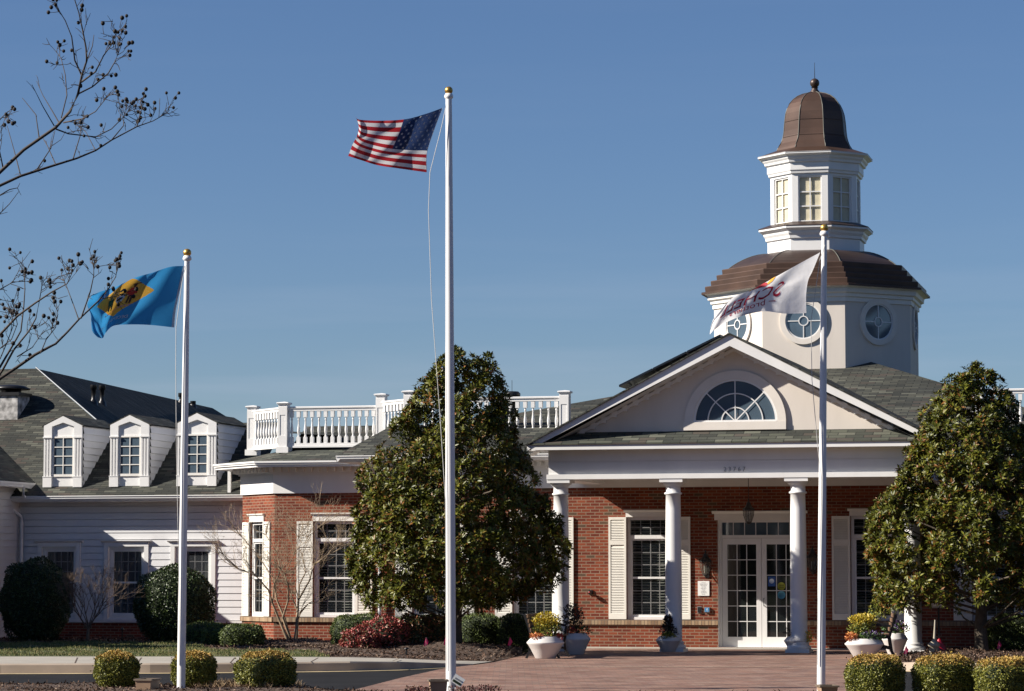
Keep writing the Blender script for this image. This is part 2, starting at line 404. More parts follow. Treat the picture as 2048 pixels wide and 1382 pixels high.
# --- frieze, soffit, gutter of the main wall
ze = wl(1000, 912, -.55)[1]; uE = u_at(672, -.55)     # eave height, left end of the eave
z_so = ze - .10
fz = MB(FW); fz.box(uL-.02, uR, -.05, .05, z_fr, z_so - .12); fz.box(uL-.05, uR, -.10, -.05, z_so-.12-.05, z_so-.12)
fz.box(uL-.02, uL+.0, -.05, 3.5, z_fr, z_so-.12)
fz.box(uL-.05, uR, -.16, .05, z_so-.12, z_so)
part(fz, 'frieze', M['white'])
def dentils(fr, s0, s1, z, d0=-.16, step=.19, name='dentil_course'):
    mb = MB(fr); s = s0
    while s < s1 - .1: mb.box(s, s+.09, d0-.09, d0-.001, z-.11, z-.004); s += step
    return part(mb, name, M['white'])
uP = u_at(1087, -3.87)                        # portico left
dentils(FW, uL, uP+.5, z_so)
so = MB(FW); so.box(uE+.02, uR, -.53, .2, z_so, z_so+.03); so.box(uE+.02, uL+.2, .2, 3.5, z_so, z_so+.03)
part(so, 'soffit', M['white'])
def gutter(fr, s0, s1, d, z, name='gutter', parent=BE, m='white'):
    mb = MB(fr); mb.prism_x([(d,z-.0),(d-.04,z-.10),(d-.10,z-.03),(d-.105,z+.01),(d-.125,z+.025),(d-.12,z+.04),(d,z+.04)], s0, s1)
    return mb.build(name, M[m], parent)
gutter(FW, uE, uP+.2, -.50, ze); gutter(Fr(uE+.5, -.5, R(90)), -.1, 3.0, .5-.0, ze)

# --- bay
VB = 1.8
cL = u_at(548, VB); FB = Fr(cL, VB, 0)
def sB(px): return u_at(px, VB) - cL
zb_fr = wl(600, 986.5, VB)[1]; zb_wt = wl(690, 1042, VB)[1]; zb_wb = ZST
bw = (sB(627), sB(712), zb_wb, zb_wt)
mb = MB(FB); wall_holes(mb, 0, uL - cL + .3, Z0, zb_fr, [bw]); part(mb, 'brick_wall', M['brick'])
tall_window(FB, *bw, header=.17); shutter(FB, sB(594), bw[0]-.01, zb_wb+.01, zb_wt); shutter(FB, bw[1]+.01, bw[1]+(bw[0]-sB(594)), zb_wb+.01, zb_wt)
CL = 1.75; q = CL*math.cos(R(45)); FC = Fr(cL-q, VB+q, R(-45))
cw0, cw1 = CL*.24, CL*.70
cwin = (cw0+.03, cw1-.03, zb_wb, zb_wt)
mb = MB(FC); wall_holes(mb, 0, CL, Z0, zb_fr, [cwin], depth=.14); part(mb, 'brick_wall', M['brick'])
tall_window(FC, *cwin, header=.17, cols=3); shutter(FC, CL*.05, cw0+.02, zb_wb+.01, zb_wt); shutter(FC, cw1-.02, CL*.90, zb_wb+.01, zb_wt)
mb = MB(); mb.quad((cL-q,VB+q,Z0),(cL-q,VB+q,zb_fr),(cL-q,VB+6,zb_fr),(cL-q,VB+6,Z0)); part(mb, 'brick_wall', M['brick'])
mb = MB(FB); mb.box(0, uL-cL-.05, -.05, -.002, ZSB, ZST); mb.fr = FC; mb.box(0, CL, -.05, -.002, ZSB, ZST); part(mb, 'sill_course', M['sill_brick'])
zge = wl(600, 925, VB-.5)[1]; zs_b = zge - .09
def ring(off):                                 # bay outline offset outwards by off (list of (u,v))
    k = off*math.tan(R(22.5))
    return [(cL-q-off, VB+6), (cL-q-off, VB+q+0*k - off*0.0 + k*0), (cL-q-off, VB+q-k+0), (cL-k, VB-off), (uL+.3, VB-off)]
def bay_band(mb, o0, o1, z0, z1):
    a, b = ring(o0), ring(o1)
    a = [a[0], a[2], a[3], a[4]]; b = [b[0], b[2], b[3], b[4]]
    for i in range(3):
        p = [a[i], a[i+1], b[i+1], b[i]]
        mb.add([(x,y,z0) for x,y in p] + [(x,y,z1) for x,y in p], [(0,1,2,3),(7,6,5,4),(0,4,5,1),(2,6,7,3)] + ([(0,3,7,4)] if i == 0 else []) + ([(1,5,6,2)] if i == 2 else []))
mb = MB(); bay_band(mb, .05, -.1, zb_fr, zs_b-.12); bay_band(mb, .16, -.1, zs_b-.12, zs_b); bay_band(mb, .10, .04, zs_b-.16, zs_b-.12)
part(mb, 'frieze', M['white'])
dentils(FB, -.05, uL-cL-.2, zs_b); dentils(FC, -.05, CL+.02, zs_b)
mb = MB(); bay_band(mb, .52, -.1, zs_b, zs_b+.03); part(mb, 'soffit', M['white'])
mb = MB(); bay_band(mb, .60, .52, zs_b-.01, zs_b+.045); bay_band(mb, .64, .525, zs_b+.045, zs_b+.085); bay_band(mb, .665, .53, zs_b+.085, zs_b+.125); part(mb, 'gutter', M['white'])
# bay skirt roof and deck
zb_d = wl(568, 900, VB+.55)[1]
def sheet(mb, A, B, z0, z1):
    for i in range(len(A)-1): mb.quad((*A[i], z0), (*A[i+1], z0), (*B[i+1], z1), (*B[i], z1))
a, b = ring(.56), ring(-.75)
a = [a[0], a[2], a[3], a[4]]; b = [b[0], b[2], b[3], b[4]]
mb = MB(); sheet(mb, a, b, zs_b+.125, zb_d); part(mb, 'shingle_roof', M['slate'])
mb = MB(); mb.add([(*p, zb_d) for p in b] + [(uL+1.0, VB+6, zb_d)], [(0,1,2,3,4)]); part(mb, 'deck', M['grey_metal'])

# --- main roof
KR = .32; vE = -.55; zR0 = ze + .03
def rf(v): return zR0 + KR*(v-vE)
A0 = on_slope(1138, 808, vE, zR0, KR); A1 = on_slope(1240, 790, vE, zR0, KR)
C0 = on_slope(1753, 727, vE, zR0, KR); C1 = on_slope(1905, 772, vE, zR0, KR)
# tower centre
vT = 6.6 + 2.45; uT = wl(1632, 480, vT)[0]
def ext(a, b, v): t = (v-a[1])/(b[1]-a[1]); return (a[0]+(b[0]-a[0])*t, v, a[2]+(b[2]-a[2])*t)
print('roof', A0, A1, C0, C1, 'tower', uT, vT)
vtop = vT - .3
vD = 1.9; zD = rf(vD) + .02                      # deck behind the right balustrade
TL = ext(A0, A1, A0[1]+(uT-1.0-A0[0])*(A1[1]-A0[1])/(A1[0]-A0[0])); TR = ext(C0, C1, vtop); BL = ext(A0, A1, vD); BR = ext(C0, C1, .5)
mb = MB()
mb.add([(uE-.05,vE-.05,zR0-.016),(uR,vE-.05,zR0-.016),(uR,.5,rf(.5)),BR,TR,TL,BL,(uL+.6,vD,rf(vD)),(uE+.5,vD,rf(vD))], [tuple(range(9))])
mb.quad(BL, TL, (TL[0],TL[1]+4,TL[2]), (BL[0]-.0,BL[1]+16,BL[2]-.2))
mb.quad(BR, (BR[0]+.5,BR[1]+9,BR[2]-2.2), (TR[0],TR[1]+.6,TR[2]-.1), TR)
mb.quad((uE-.05,vE-.05,zR0-.016),(uE+.5,vD,rf(vD)),(uE+.5,6,rf(vD)),(uE-.05,6,zR0-.016))
part(mb, 'shingle_roof', M['shingle'])
mb = MB(); mb.box(uE+.5, BL[0]+.3, vD, vD+12, zD-.1, zD); part(mb, 'deck', M['grey_metal'])
# low rear roof seen through the balusters
r0 = wl(600, 853, 13)
mb = MB(); mb.quad((u_at(560,10), 9, zb_d-.4), (u_at(1000,10), 9, zb_d-.4), (u_at(1000,10)+1, 13, r0[1]), (u_at(570,13)+.6, 13, r0[1])); mb.quad((u_at(560,10), 9, zb_d-.4),(u_at(570,13)+.6, 13, r0[1]),(u_at(570,13)+.6, 17, zb_d-.4),(u_at(560,10), 17, zb_d-.4))
part(mb, 'shingle_roof', M['shingle'])

# --- portico
vc, vf, vt, vfa = -3.3, -3.5, -3.35, -3.87
cols = [u_at(p, vc) for p in (1122, 1347, 1597, 1825)]
z_cap = wl(1347, 957, vf)[1]; z_lip = wl(1347, 947, vf)[1]; z_fa0 = wl(1347, 897, vfa)[1]; z_fa1 = wl(1347, 884, vfa)[1]
for i, c in enumerate(cols):
    mb = MB(); b = .02; r = .175; h = z_cap
    mb.box(c-.25, c+.25, vc-.25, vc+.25, Z0, .07)
    prof = [(.245,.07),(.255,.10),(.245,.135),(.21,.15),(.205,.17),(.215,.19),(.205,.21),(r,.23)]
    for t in (.33,.5,.75,.9): prof.append((r-.022*max(0,(t-.3)/.7)**1.3, .23+(h-.55)*t))
    prof += [(r-.022,h-.33),(r+.01,h-.32),(r+.01,h-.29),(r-.02,h-.28),(r-.02,h-.16),(r+.02,h-.13),(r+.055,h-.09),(r+.055,h-.075)]
    mb.lathe(prof, c, vc, n=40)
    mb.box(c-.245, c+.245, vc-.245, vc+.245, h-.075, h-.002)
    part(mb, 'portico_column', M['white'])
uPL, uPR = cols[0]-.22, cols[3]+.22
mb = MB()
zg = wl(1347, 921, vf)[1]
mb.box(uPL, uPR, vf, vf+.4, z_lip, zg-.008); mb.box(uPL, uPR, vf+.012, vf+.4, zg-.008, zg+.002); mb.box(uPL, uPR, vf-.012, vf+.4, zg+.002, z_fa0+.02)
mb.box(uPL-.03, uPR+.03, vf-.06, vf+.43, z_cap, z_lip)
for e in (uPL, uPR-.4):
    mb.box(e, e+.4, vf+.4, -.051, z_lip, z_fa0+.02); mb.box(e-.03, e+.43, vf+.43, -.051, z_cap, z_lip)
part(mb, 'entablature', M['white'])
mb = MB(); mb.box(uPL+.4, uPR-.4, vf+.4, -.051, z_lip+.15, z_lip+.2); part(mb, 'porch_ceiling', M['trim'])
# house number
ux, uz = wl(1469, 938, vf-.014)
vs, fs = text_mesh('23767', .135, ext=.006, spacing=1.55)
mb = MB(); mb.add([(ux+x*.95, vf-.012-.008-z, uz-.048+y) for x,y,z in vs], fs); part(mb, 'number_sign', M['grey_metal'])
# gable
uap, zap = wl(1459, 669, vfa); uel, zel = wl(1054, 891, vfa)
kg = (zap-zel)/(uap-uel); half = uap-uel; uer = uap+half
print('gable pitch', kg, 'half', half, 'col', cols, 'z_cap', z_cap, 'zel', zel, 'fa', z_fa0, z_fa1)
bt = .235                                      # rake board, measured vertically
mb = MB()
mb.prism_y([(uel,zel),(uap,zap),(uer,zel),(uer,z_fa0),(uer-.02,z_fa0),(uap,zap-bt),(uel+.02,z_fa0),(uel,z_fa0)][:8], vfa, vfa+.04)
mb.box(uPL-.28, uPR+.28, vfa+.002, vfa+.038, z_fa0-.001, z_fa1)
part(mb, 'rake_board', M['white'])
mb = MB()                                      # soffits of rake and eave
mb.quad((uel,vfa+.04,z_fa0+.001),(uer,vfa+.04,z_fa0+.001),(uer,vt+.3,z_fa0+.001),(uel,vt+.3,z_fa0+.001))
for sgn in (-1, 1):
    x0 = uap; x1 = uap + sgn*half
    mb.quad((x0,vfa+.04,zap-bt+.03),(x1,vfa+.04,zap-bt+.03-kg*half),(x1,vt,zap-bt+.03-kg*half),(x0,vt,zap-bt+.03))
part(mb, 'porch_soffit', M['white'])
mb = MB()                                      # stepped dentils under the rake
s = .25
while s < half - .9:
    for sgn in (-1, 1):
        x = uap + sgn*s; z = zap - bt - kg*s
        mb.box(x-.055, x+.055, vt-.055, vt-.002, z-.09, z+.05)
    s += .23
mb.prism_y([(uap-half+.5, zap-bt-kg*(half-.5)), (uap, zap-bt), (uap+half-.5, zap-bt-kg*(half-.5)), (uap+half-.62, zap-bt-kg*(half-.5)), (uap, zap-bt-.075), (uap-half+.62, zap-bt-kg*(half-.5))], vt-.045, vt-.001)
part(mb, 'dentil_course', M['white'])
zt0 = wl(1471, 862, vt)[1]
mb = MB(); mb.prism_y([(uel+.3, zt0-.25), (uer-.3, zt0-.25), (uer-.3, zap-.12-kg*(half-.3)), (uap, zap-.12), (uel+.3, zap-.12-kg*(half-.3))], vt, vt+.2)
part(mb, 'pediment_wall', M['stucco'])
mb = MB(); mb.quad((uPL-.30,vfa-.03,z_fa1+.0),(uPR+.30,vfa-.03,z_fa1+.0),(uPR+.30,vt+.02,zt0+.02),(uPL-.30,vt+.02,zt0+.02))
mb.quad((uPL-.30,vfa-.03,z_fa1-.03),(uPR+.30,vfa-.03,z_fa1-.03),(uPR+.30,vfa-.03,z_fa1),(uPL-.30,vfa-.03,z_fa1))
part(mb, 'skirt_roof', M['slate'])
# gable roof behind
vr = 5.5
mb = MB(); th = .035
for sgn in (-1, 1):
    x1 = uap + sgn*(half+.02); 
    mb.add([(uap,vfa-.05,zap+.004),(x1,vfa-.05,zap+.004-kg*(half+.02)),(x1,vr,zap+.004-kg*(half+.02)),(uap,vr,zap+.004),
            (uap,vfa-.05,zap+th),(x1,vfa-.05,zap+th-kg*(half+.02)),(x1,vr,zap+th-kg*(half+.02)),(uap,vr,zap+th)],
           [(0,1,2,3),(4,5,6,7),(0,1,5,4),(1,2,6,5)])
part(mb, 'gable_roof', M['shingle'])
# side fascia of the gable roof
for x in (uel, uer-.04):
    mb = MB(); mb.box(x, x+.04, vfa+.042, -.05, z_fa0-.0, zel-.005)
    part(mb, 'eave_board', M['white'])
# solar panels
pu0, pz0 = wl(1237, 770, -2.6); pu1, pz1 = wl(1441, 668, -2.6)
kp = (pz1-pz0)/(pu1-pu0); L = (pu1-pu0)/3
for i in range(3):
    for j in range(3):
        a, b = pu0+L*i+.01, pu0+L*(i+1)-.01; v0 = -2.6+j*1.72
        za, zb_ = pz0+kp*(a-pu0), pz0+kp*(b-pu0)
        mb = MB(); mb.m = 0; mb.prism_y([(a,za-.045),(b,zb_-.045),(b,zb_),(a,za)], v0, v0+1.7); mb.build('solar_panel', M['solar'], BE)
mb = MB()
for v in (-2.2, -1.3, .2, 1.8): 
    for t in (.08,.5,.92):
        x = pu0+(pu1-pu0)*t; zz = pz0+kp*(x-pu0); mb.box(x-.02, x+.02, v, v+.04, zap-kg*(uap-x)+.02, zz-.04)
part(mb, 'panel_mount', M['grey_metal'])
# arched window in the pediment
ca, cz = wl(1471, 843.5, vt); ra = wl(1471+82.7, 843.5, vt)[0]-ca
def arc(cx, cz, r, a0, a1, n): return [(cx+r*math.cos(a0+(a1-a0)*i/n), cz+r*math.sin(a0+(a1-a0)*i/n)) for i in range(n+1)]
def arc_band(mb, cx, cz, r0, r1, d0, d1, a0=0, a1=math.pi, n=40, fn=None):
    A = arc(cx, cz, r0, a0, a1, n); B = arc(cx, cz, r1, a0, a1, n)
    for i in range(n):
        p = [A[i], A[i+1], B[i+1], B[i]]
        mb.add([(x,d0,z) for x,z in p] + [(x,d1,z) for x,z in p], [(0,3,2,1),(4,5,6,7),(0,1,5,4),(2,3,7,6)] + ([(0,4,7,3)] if i==0 else []) + ([(1,2,6,5)] if i==n-1 else []))
mb = MB(); arc_band(mb, ca, cz, ra+.02, ra+.20, vt-.06, vt-.001); mb.box(ca-ra-.22, ca+ra+.20, vt-.07, vt-.001, cz-.17, cz-.001)
aw = part(mb, 'arched_window', M['stucco_trim'])
mb = MB(); arc_band(mb, ca, cz+.01, ra-.03, ra+.02, vt-.04, vt-.001); mb.box(ca-ra, ca+ra, vt-.042, vt-.001, cz, cz+.035)
for r in (ra*.33, ra*.665): arc_band(mb, ca, cz+.01, r-.012, r+.012, vt-.03, vt-.012)
for a in (45, 90, 135):
    c, s = math.cos(R(a)), math.sin(R(a)); w = .012
    mb.add([(ca-s*w,vt-.034,cz+c*w+.01),(ca+s*w,vt-.034,cz-c*w+.01),(ca+c*ra+s*w,vt-.034,cz+s*ra-c*w),(ca+c*ra-s*w,vt-.034,cz+s*ra+c*w)], [(0,1,2,3)])
mb.build('glazing_bars', M['white'], aw)
mb = MB(); pts = arc(ca, cz+.01, ra, 0, math.pi, 40); mb.add([(x, vt-.008, z) for x, z in pts], [tuple(range(len(pts)))]); mb.build('pane', M['pane_sky'], aw)
# door
d0, d1, dz0, dz1 = door; FD = FW; dd = .20
mb = MB(); zt_b = wl(1500, 1072, dd)[1]; zl_t = wl(1500, 1076, dd)[1]
dm = (d0+d1)/2
mb.box(d0, d0+.06, dd-.06, dd+.08, dz0, dz1); mb.box(d1-.06, d1, dd-.06, dd+.08, dz0, dz1)
mb.box(d0+.06, d1-.06, dd-.05, dd+.08, zl_t, zt_b+.02); mb.box(d0+.06, d1-.06, dd-.05, dd+.08, dz1-.05, dz1)
df = mb.build('door_frame', M['white'], BE)
mb = MB(); wall_holes(mb, d0, d1, dz0, dz1, [(d0+.001, d1-.001, dz0+.001, dz1-.001)], depth=.3); mb.build('reveal', M['white'], df)
mb = MB(); mb.box(d0-.07, d1+.07, -.035, -.003, dz1+.0, dz1+.14); mb.prism_x([(-.003,dz1+.14),(-.035,dz1+.14),(-.09,dz1+.18),(-.09,dz1+.20),(-.003,dz1+.20)], d0-.12, d1+.12)
mb.build('header', M['trim'], df)
mb = MB(); mb.quad((d0+.06,dd+.02,zt_b+.02),(d1-.06,dd+.02,zt_b+.02),(d1-.06,dd+.02,dz1-.05),(d0+.06,dd+.02,dz1-.05)); mb.build('transom_pane', M['pane_sky'], df)
mb = MB(); grid_bars(mb, d0+.06, d1-.06, zt_b+.02, dz1-.05, 7, 1, dd+.005, w=.016, t=.012); mb.build('glazing_bars', M['white'], df)
for k in (0, 1):
    a = d0+.065 if k == 0 else dm+.004; b = dm-.004 if k == 0 else d1-.065
    mb = MB(); st = .11; bt0 = .22
    mb.box(a, a+st, dd-.02, dd+.03, dz0, zl_t-.005); mb.box(b-st, b, dd-.02, dd+.03, dz0, zl_t-.005)
    mb.box(a+st, b-st, dd-.02, dd+.03, dz0, dz0+bt0); mb.box(a+st, b-st, dd-.02, dd+.03, zl_t-.14, zl_t-.005)
    dl = mb.build('door', M['white'], BE)
    mb = MB(); grid_bars(mb, a+st, b-st, dz0+bt0, zl_t-.14, 3, 6, dd-.004, w=.016, t=.014); mb.build('glazing_bars', M['white'], dl)
    mb = MB(); mb.quad((a+st,dd+.012,dz0+bt0),(b-st,dd+.012,dz0+bt0),(b-st,dd+.012,zl_t-.14),(a+st,dd+.012,zl_t-.14)); mb.build('pane', M['pane_dk'], dl)
    if k == 1:
        mb = MB(); mb.tube([(a+.05,dd-.02,1.08),(a+.05,dd-.075,1.08),(a+.05,dd-.085,1.0),(a+.05,dd-.075,.92),(a+.05,dd-.02,.92)], .012, 8); mb.build('door_handle', M['grey_metal'], dl)
        zz0, zz1 = dz0+bt0, zl_t-.14; ch = (zz1-zz0)/6; cw = (b-a-2*st)/3
        mb = MB(); y = dd-.001; x0 = a+st+.03; mb.add([(x0,y,zz0+3.28*ch),(x0+cw*.75,y,zz0+3.28*ch),(x0+cw*.75,y,zz0+3.92*ch),(x0,y,zz0+3.92*ch)], [(0,1,2,3)]); 
        st_ = mb.build('door_sticker', simple('blue_sticker', (.02,.08,.30), .4), dl)
        mb = MB(); mb.lathe([(.001,0),(.055,0),(.055,.002)], n=12, caps=False); mb.v = [(x0+cw*.36+p[0], y-.002-p[2], zz0+3.62*ch+p[1]) for p in mb.v]; mb.build('sticker_mark', simple('pale_mark', (.6,.7,.85), .5), dl)
        for zc, cc, nm in ((3.28,(.30,.32,.03),'olive_sticker'),(2.72,(.05,.25,.40),'teal_sticker')):
            mb = MB(); mb.lathe([(.001,0),(.088,0),(.088,.002)], n=20, caps=False); xx = a+st+cw*1.5; zc_ = zz0+zc*ch
            mb.v = [(xx+p[0], y-.006-p[2], zc_+p[1]) for p in mb.v]; mb.build('door_sticker', simple(nm, cc, .5), dl)
            mb = MB()
            for t in (-.02, .02): mb.box(xx-.05, xx+.05, y-.0112, y-.0085, zc_+t-.006, zc_+t+.006)
            mb.build('sticker_mark', simple(nm+'_print', tuple(c*.35 for c in cc), .5), dl)
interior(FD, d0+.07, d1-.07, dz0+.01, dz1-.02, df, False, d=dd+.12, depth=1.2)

# --- tower
TO = R(1.0)                                    # the tower stands turned a little
def oct_(mb, prof, ph=R(22.5)+TO, **kw): mb.lathe([(r, z) for r, z in prof], uT, vT, n=8, ph=ph, smooth=False, **kw); return mb
YT = toW(uT, vT).y; sT = F/YT
def hw(pxw): return pxw/.968/sT                # visible half width in px -> circumradius
cX, cY = uT, vT
def zt(py, r): return wl(1689, py, vT - r*.924)[1]
rB = hw(204)
zT0, zT1 = rf(vT-rB*.9)-1.5, zt(592, rB)
mb = MB(); oct_(mb, [(rB, zT0), (rB, zT1)]); tw = part(mb, 'octagonal_tower', M['stucco'])
mb = MB(); oct_(mb, [(rB+.04, zT1-.12), (rB+.04, zT1-.02), (rB+.09, zT1), (rB+.09, zT1+.07), (rB+.16, zT1+.10), (rB+.17, zT1+.2), (hw(229)-.03, zt(566, hw(229))-.02)])
mb.build('tower_cornice', M['trim'], tw)
rE = hw(229); zE = zt(566, rE)
steps = [(rE, zE-.05), (rE, zE), (rE-.02, zE+.01)]
rs = [hw(221), hw(209.5), hw(198), hw(187)]; zs_ = [zt(561, rE), zt(549.5, rs[0]), zt(537, rs[1]), zt(525, rs[2])]
hstep = .145
z = zE+.01
for r in rs: steps += [(r, z), (r+.012, z+hstep-.02), (r, z+hstep)]; z += hstep
mb = MB(); oct_(mb, steps, caps=False); mb.build('stepped_copper_roof', M['copper'], tw)
rc = hw(97); zc0 = zt(503, rc)
dome = []
r0_ = hw(178)
for i in range(9):
    t = i/8; dome.append((r0_+(rc-.02-r0_)*t, z-.02+(zc0+.08-z)*math.sin(t*math.pi/2)**.85))
mb = MB(); oct_(mb, dome, caps=False); mb.build('copper_dome_skirt', M['copper_dk'], tw)
for k in range(8):
    a = R(22.5+45*k)+TO; mb = MB(); mb.tube([(uT+r*math.cos(a), vT+r*math.sin(a), z_) for r, z_ in dome], .014, 5)
    mb.build('roof_seam', M['verdigris'], tw)
# round windows
apo = rB*math.cos(R(22.5))
zrw = zt(640, rB)
for k in range(8):
    an = R(-90+45*k)+TO                         # outward normal direction
    n = (math.cos(an), math.sin(an)); t = (-n[1], n[0])
    class RF:
        def __call__(s, a, d, z): return (uT+n[0]*(apo-d)+t[0]*a, vT+n[1]*(apo-d)+t[1]*a, z)
    f = RF(); rr = .43
    mb = MB(f); arc_band(mb, 0, zrw, rr+.01, rr+.14, -.05, -.001, 0, 2*math.pi, 48)
    rw = mb.build('round_window', M['stucco_trim'], tw)
    mb = MB(f); pts = arc(0, zrw, rr+.02, 0, 2*math.pi, 48)[:-1]; mb.add([(x,-.006,z_) for x,z_ in pts], [tuple(range(48))]); mb.build('pane', M['pane_sky'], rw)
    mb = MB(f); arc_band(mb, 0, zrw, rr-.02, rr+.012, -.03, -.007, 0, 2*math.pi, 48); arc_band(mb, 0, zrw, .10, .125, -.025, -.008, 0, 2*math.pi, 24)
    for (x0, x1, z0_, z1_) in ((.125, rr-.02, -.012, .012), (-rr+.02, -.125, -.012, .012), (-.012, .012, .125, rr-.02), (-.012, .012, -rr+.02, -.125)): mb.box(x0, x1, -.023, -.008, zrw+z0_, zrw+z1_)
    mb.build('glazing_bars', M['white'], rw)
# cupola
zc1 = zt(473, rc); zc2 = zt(447, hw(114)); rW = hw(90.4); zc3 = zt(344, rW); rCo = hw(114.5)
mb = MB(); oct_(mb, [(rc, zc0-.3), (rc, zc1)]); cu = part(mb, 'cupola', M['white'])
def cornice(z0, z1, r0, r1, name):
    h = z1-z0; mb = MB(); oct_(mb, [(r0-.05, z0-.03), (r0+.05, z0), (r0+.06, z0+h*.22), (r0+(r1-r0)*.45, z0+h*.42), (r0+(r1-r0)*.5, z0+h*.6), (r1-.03, z0+h*.78), (r1, z0+h*.8), (r1, z1), (r0-.1, z1+.03)])
    return mb.build(name, M['white'], cu)
cornice(zc1, zc2, rc, rCo, 'lower_cornice')
mb = MB(); oct_(mb, [(rCo+.012, zc2-.012), (rCo+.012, zc2+.008), (rW+.01, zc2+.12)], caps=False); mb.build('copper_flashing', M['copper_dk'], cu)
zwb = zc2+.05
mb = MB()
ap2 = rW*math.cos(R(22.5)); fw_ = 2*rW*math.sin(R(22.5))
frs = []
for k in range(8):
    an = R(-90+45*k)+TO; n = (math.cos(an), math.sin(an)); t = (-n[1], n[0])
    def mk(n=n, t=t): return lambda a, d, z: (uT+n[0]*(ap2-d)+t[0]*a, vT+n[1]*(ap2-d)+t[1]*a, z)
    frs.append(mk())
    mb.fr = frs[-1]; h = fw_/2; w = h*.66
    mb.box(-h, -w, 0, .10, zwb-.05, zc3+.02); mb.box(w, h, 0, .10, zwb-.05, zc3+.02); mb.box(-w, w, .0, .10, zwb-.05, zwb+.06); mb.box(-w, w, 0, .10, zc3-.06, zc3+.02)
mb.build('lantern_wall', M['white'], cu)
for f in frs:
    mb = MB(f); a, b, c, d = -w, w, zwb+.06, zc3-.06
    mb.box(a, a+.035, .03, .07, c, d); mb.box(b-.035, b, .03, .07, c, d); mb.box(a+.035, b-.035, .03, .07, c, c+.035); mb.box(a+.035, b-.035, .03, .07, d-.035, d)
    grid_bars(mb, a+.035, b-.035, c+.035, d-.035, 2, 3, .035, w=.028, t=.025)
    wn = mb.build('cupola_window', M['white'], cu)
mb = MB(); oct_(mb, [(rW-.085, zwb), (rW-.085, zc3)], caps=False); mb.build('window_shade', M['cream_shade'], cu)
ze1, ze2, ze3 = zt(330, hw(97)), zt(320, hw(97)), zt(299, rCo)
mb = MB(); oct_(mb, [(rW-.02, zc3), (rW+.05, zc3+.01), (rW+.06, zc3+.06), (rc+.0, zc3+.09), (rc+.0, ze2)]); mb.build('upper_frieze', M['white'], cu)
cornice(ze2, ze3, rc+.01, rCo+.01, 'upper_cornice')
prof_px = [(395,682),(262,694),(256,678),(248,664),(236,645),(226,620),(219,595),(214,560),(211,520),(207,480),(201,440),(190,405),(174,372),(150,342),(118,318),(84,303),(52,295),(36,290)]
zz = lambda y: wl(1633, 100+y/3.413, vT)[1]
zsh = 0.0
dprof = [(rCo+.02, ze3-.01)] + [(hw(p/3.413), zz(y)) for p, y in prof_px[1:]]
mb = MB(); oct_(mb, dprof, caps=False); dm_ = part(mb, 'bell_dome', M['copper'])
for k in range(8):
    a = R(22.5+45*k)+TO; mb = MB(); mb.tube([(uT+r*math.cos(a), vT+r*math.sin(a), z_) for r, z_ in dprof[1:]], .013, 5)
    mb.build('dome_seam', M['verdigris'], dm_)
mb = MB()
for yy in (604, 498):
    rr = np.interp(yy, [y for p, y in prof_px][::-1], [p for p, y in prof_px][::-1])
    mb.lathe([(hw(rr/3.413)+.004, zz(yy)+zsh-.008), (hw(rr/3.413)+.010, zz(yy)+zsh), (hw(rr/3.413)+.002, zz(yy)+zsh+.008)], uT, vT, n=8, ph=R(22.5)+TO, smooth=False, caps=False)
mb.build('dome_seam', M['copper_dk'], dm_)
zf = dprof[-1][1]; k1 = 1/sT/3.413
mb = MB(); mb.lathe([(36*k1, zf-.05), (34*k1, zf+.02), (22*k1, zf+.07), (20*k1, zf+.12), (26*k1, zf+.13)], uT, vT, n=12)
mb.ball((uT, vT, zf+.13+30*k1), 33*k1, 16, 10); fin = mb.build('finial', M['copper_dk'], dm_)
mb = MB(); mb.tube([(uT, vT, zf+.2), (uT, vT, zz(85)+zsh)], [.012, .005], 5); mb.build('lightning_rod', M['black'], dm_)

# small roof vent behind the balustrade
vu, vz = wl(1024, 797, 6.0)
mb = MB(); mb.lathe([(.12, zD-.1), (.12, vz), (.20, vz+.0), (.21, vz+.12), (.16, vz+.17), (.02, vz+.18)], vu, 6.0, n=20); mb.tube([(vu,6,vz+.17),(vu,6,vz+.45)], .006, 4)
part(mb, 'roof_vent', M['black'])
# downspouts
def spout(mb, x, y, z0, z1, w=.07): mb.box(x-w/2, x+w/2, y-w/2, y+w/2, z0, z1)
mb = MB(); x, z_ = u_at(710, -.1), ze-.1; mb.tube([(uL+.12,-.45,ze-.05),(uL+.12,-.40,ze-.2),(uL+.12,-.12,ze-.32),(uL+.12,-.10,ze-.5),(uL+.12,-.10,.1)], .04, 8); part(mb, 'downspout', M['white'])
mb = MB(); x = u_at(458, VB+2.0); mb.box(x-.04, x+.04, VB+1.96, VB+2.04, wl(458, 993, VB+2)[1], zs_b+.01); part(mb, 'downspout', M['white'])

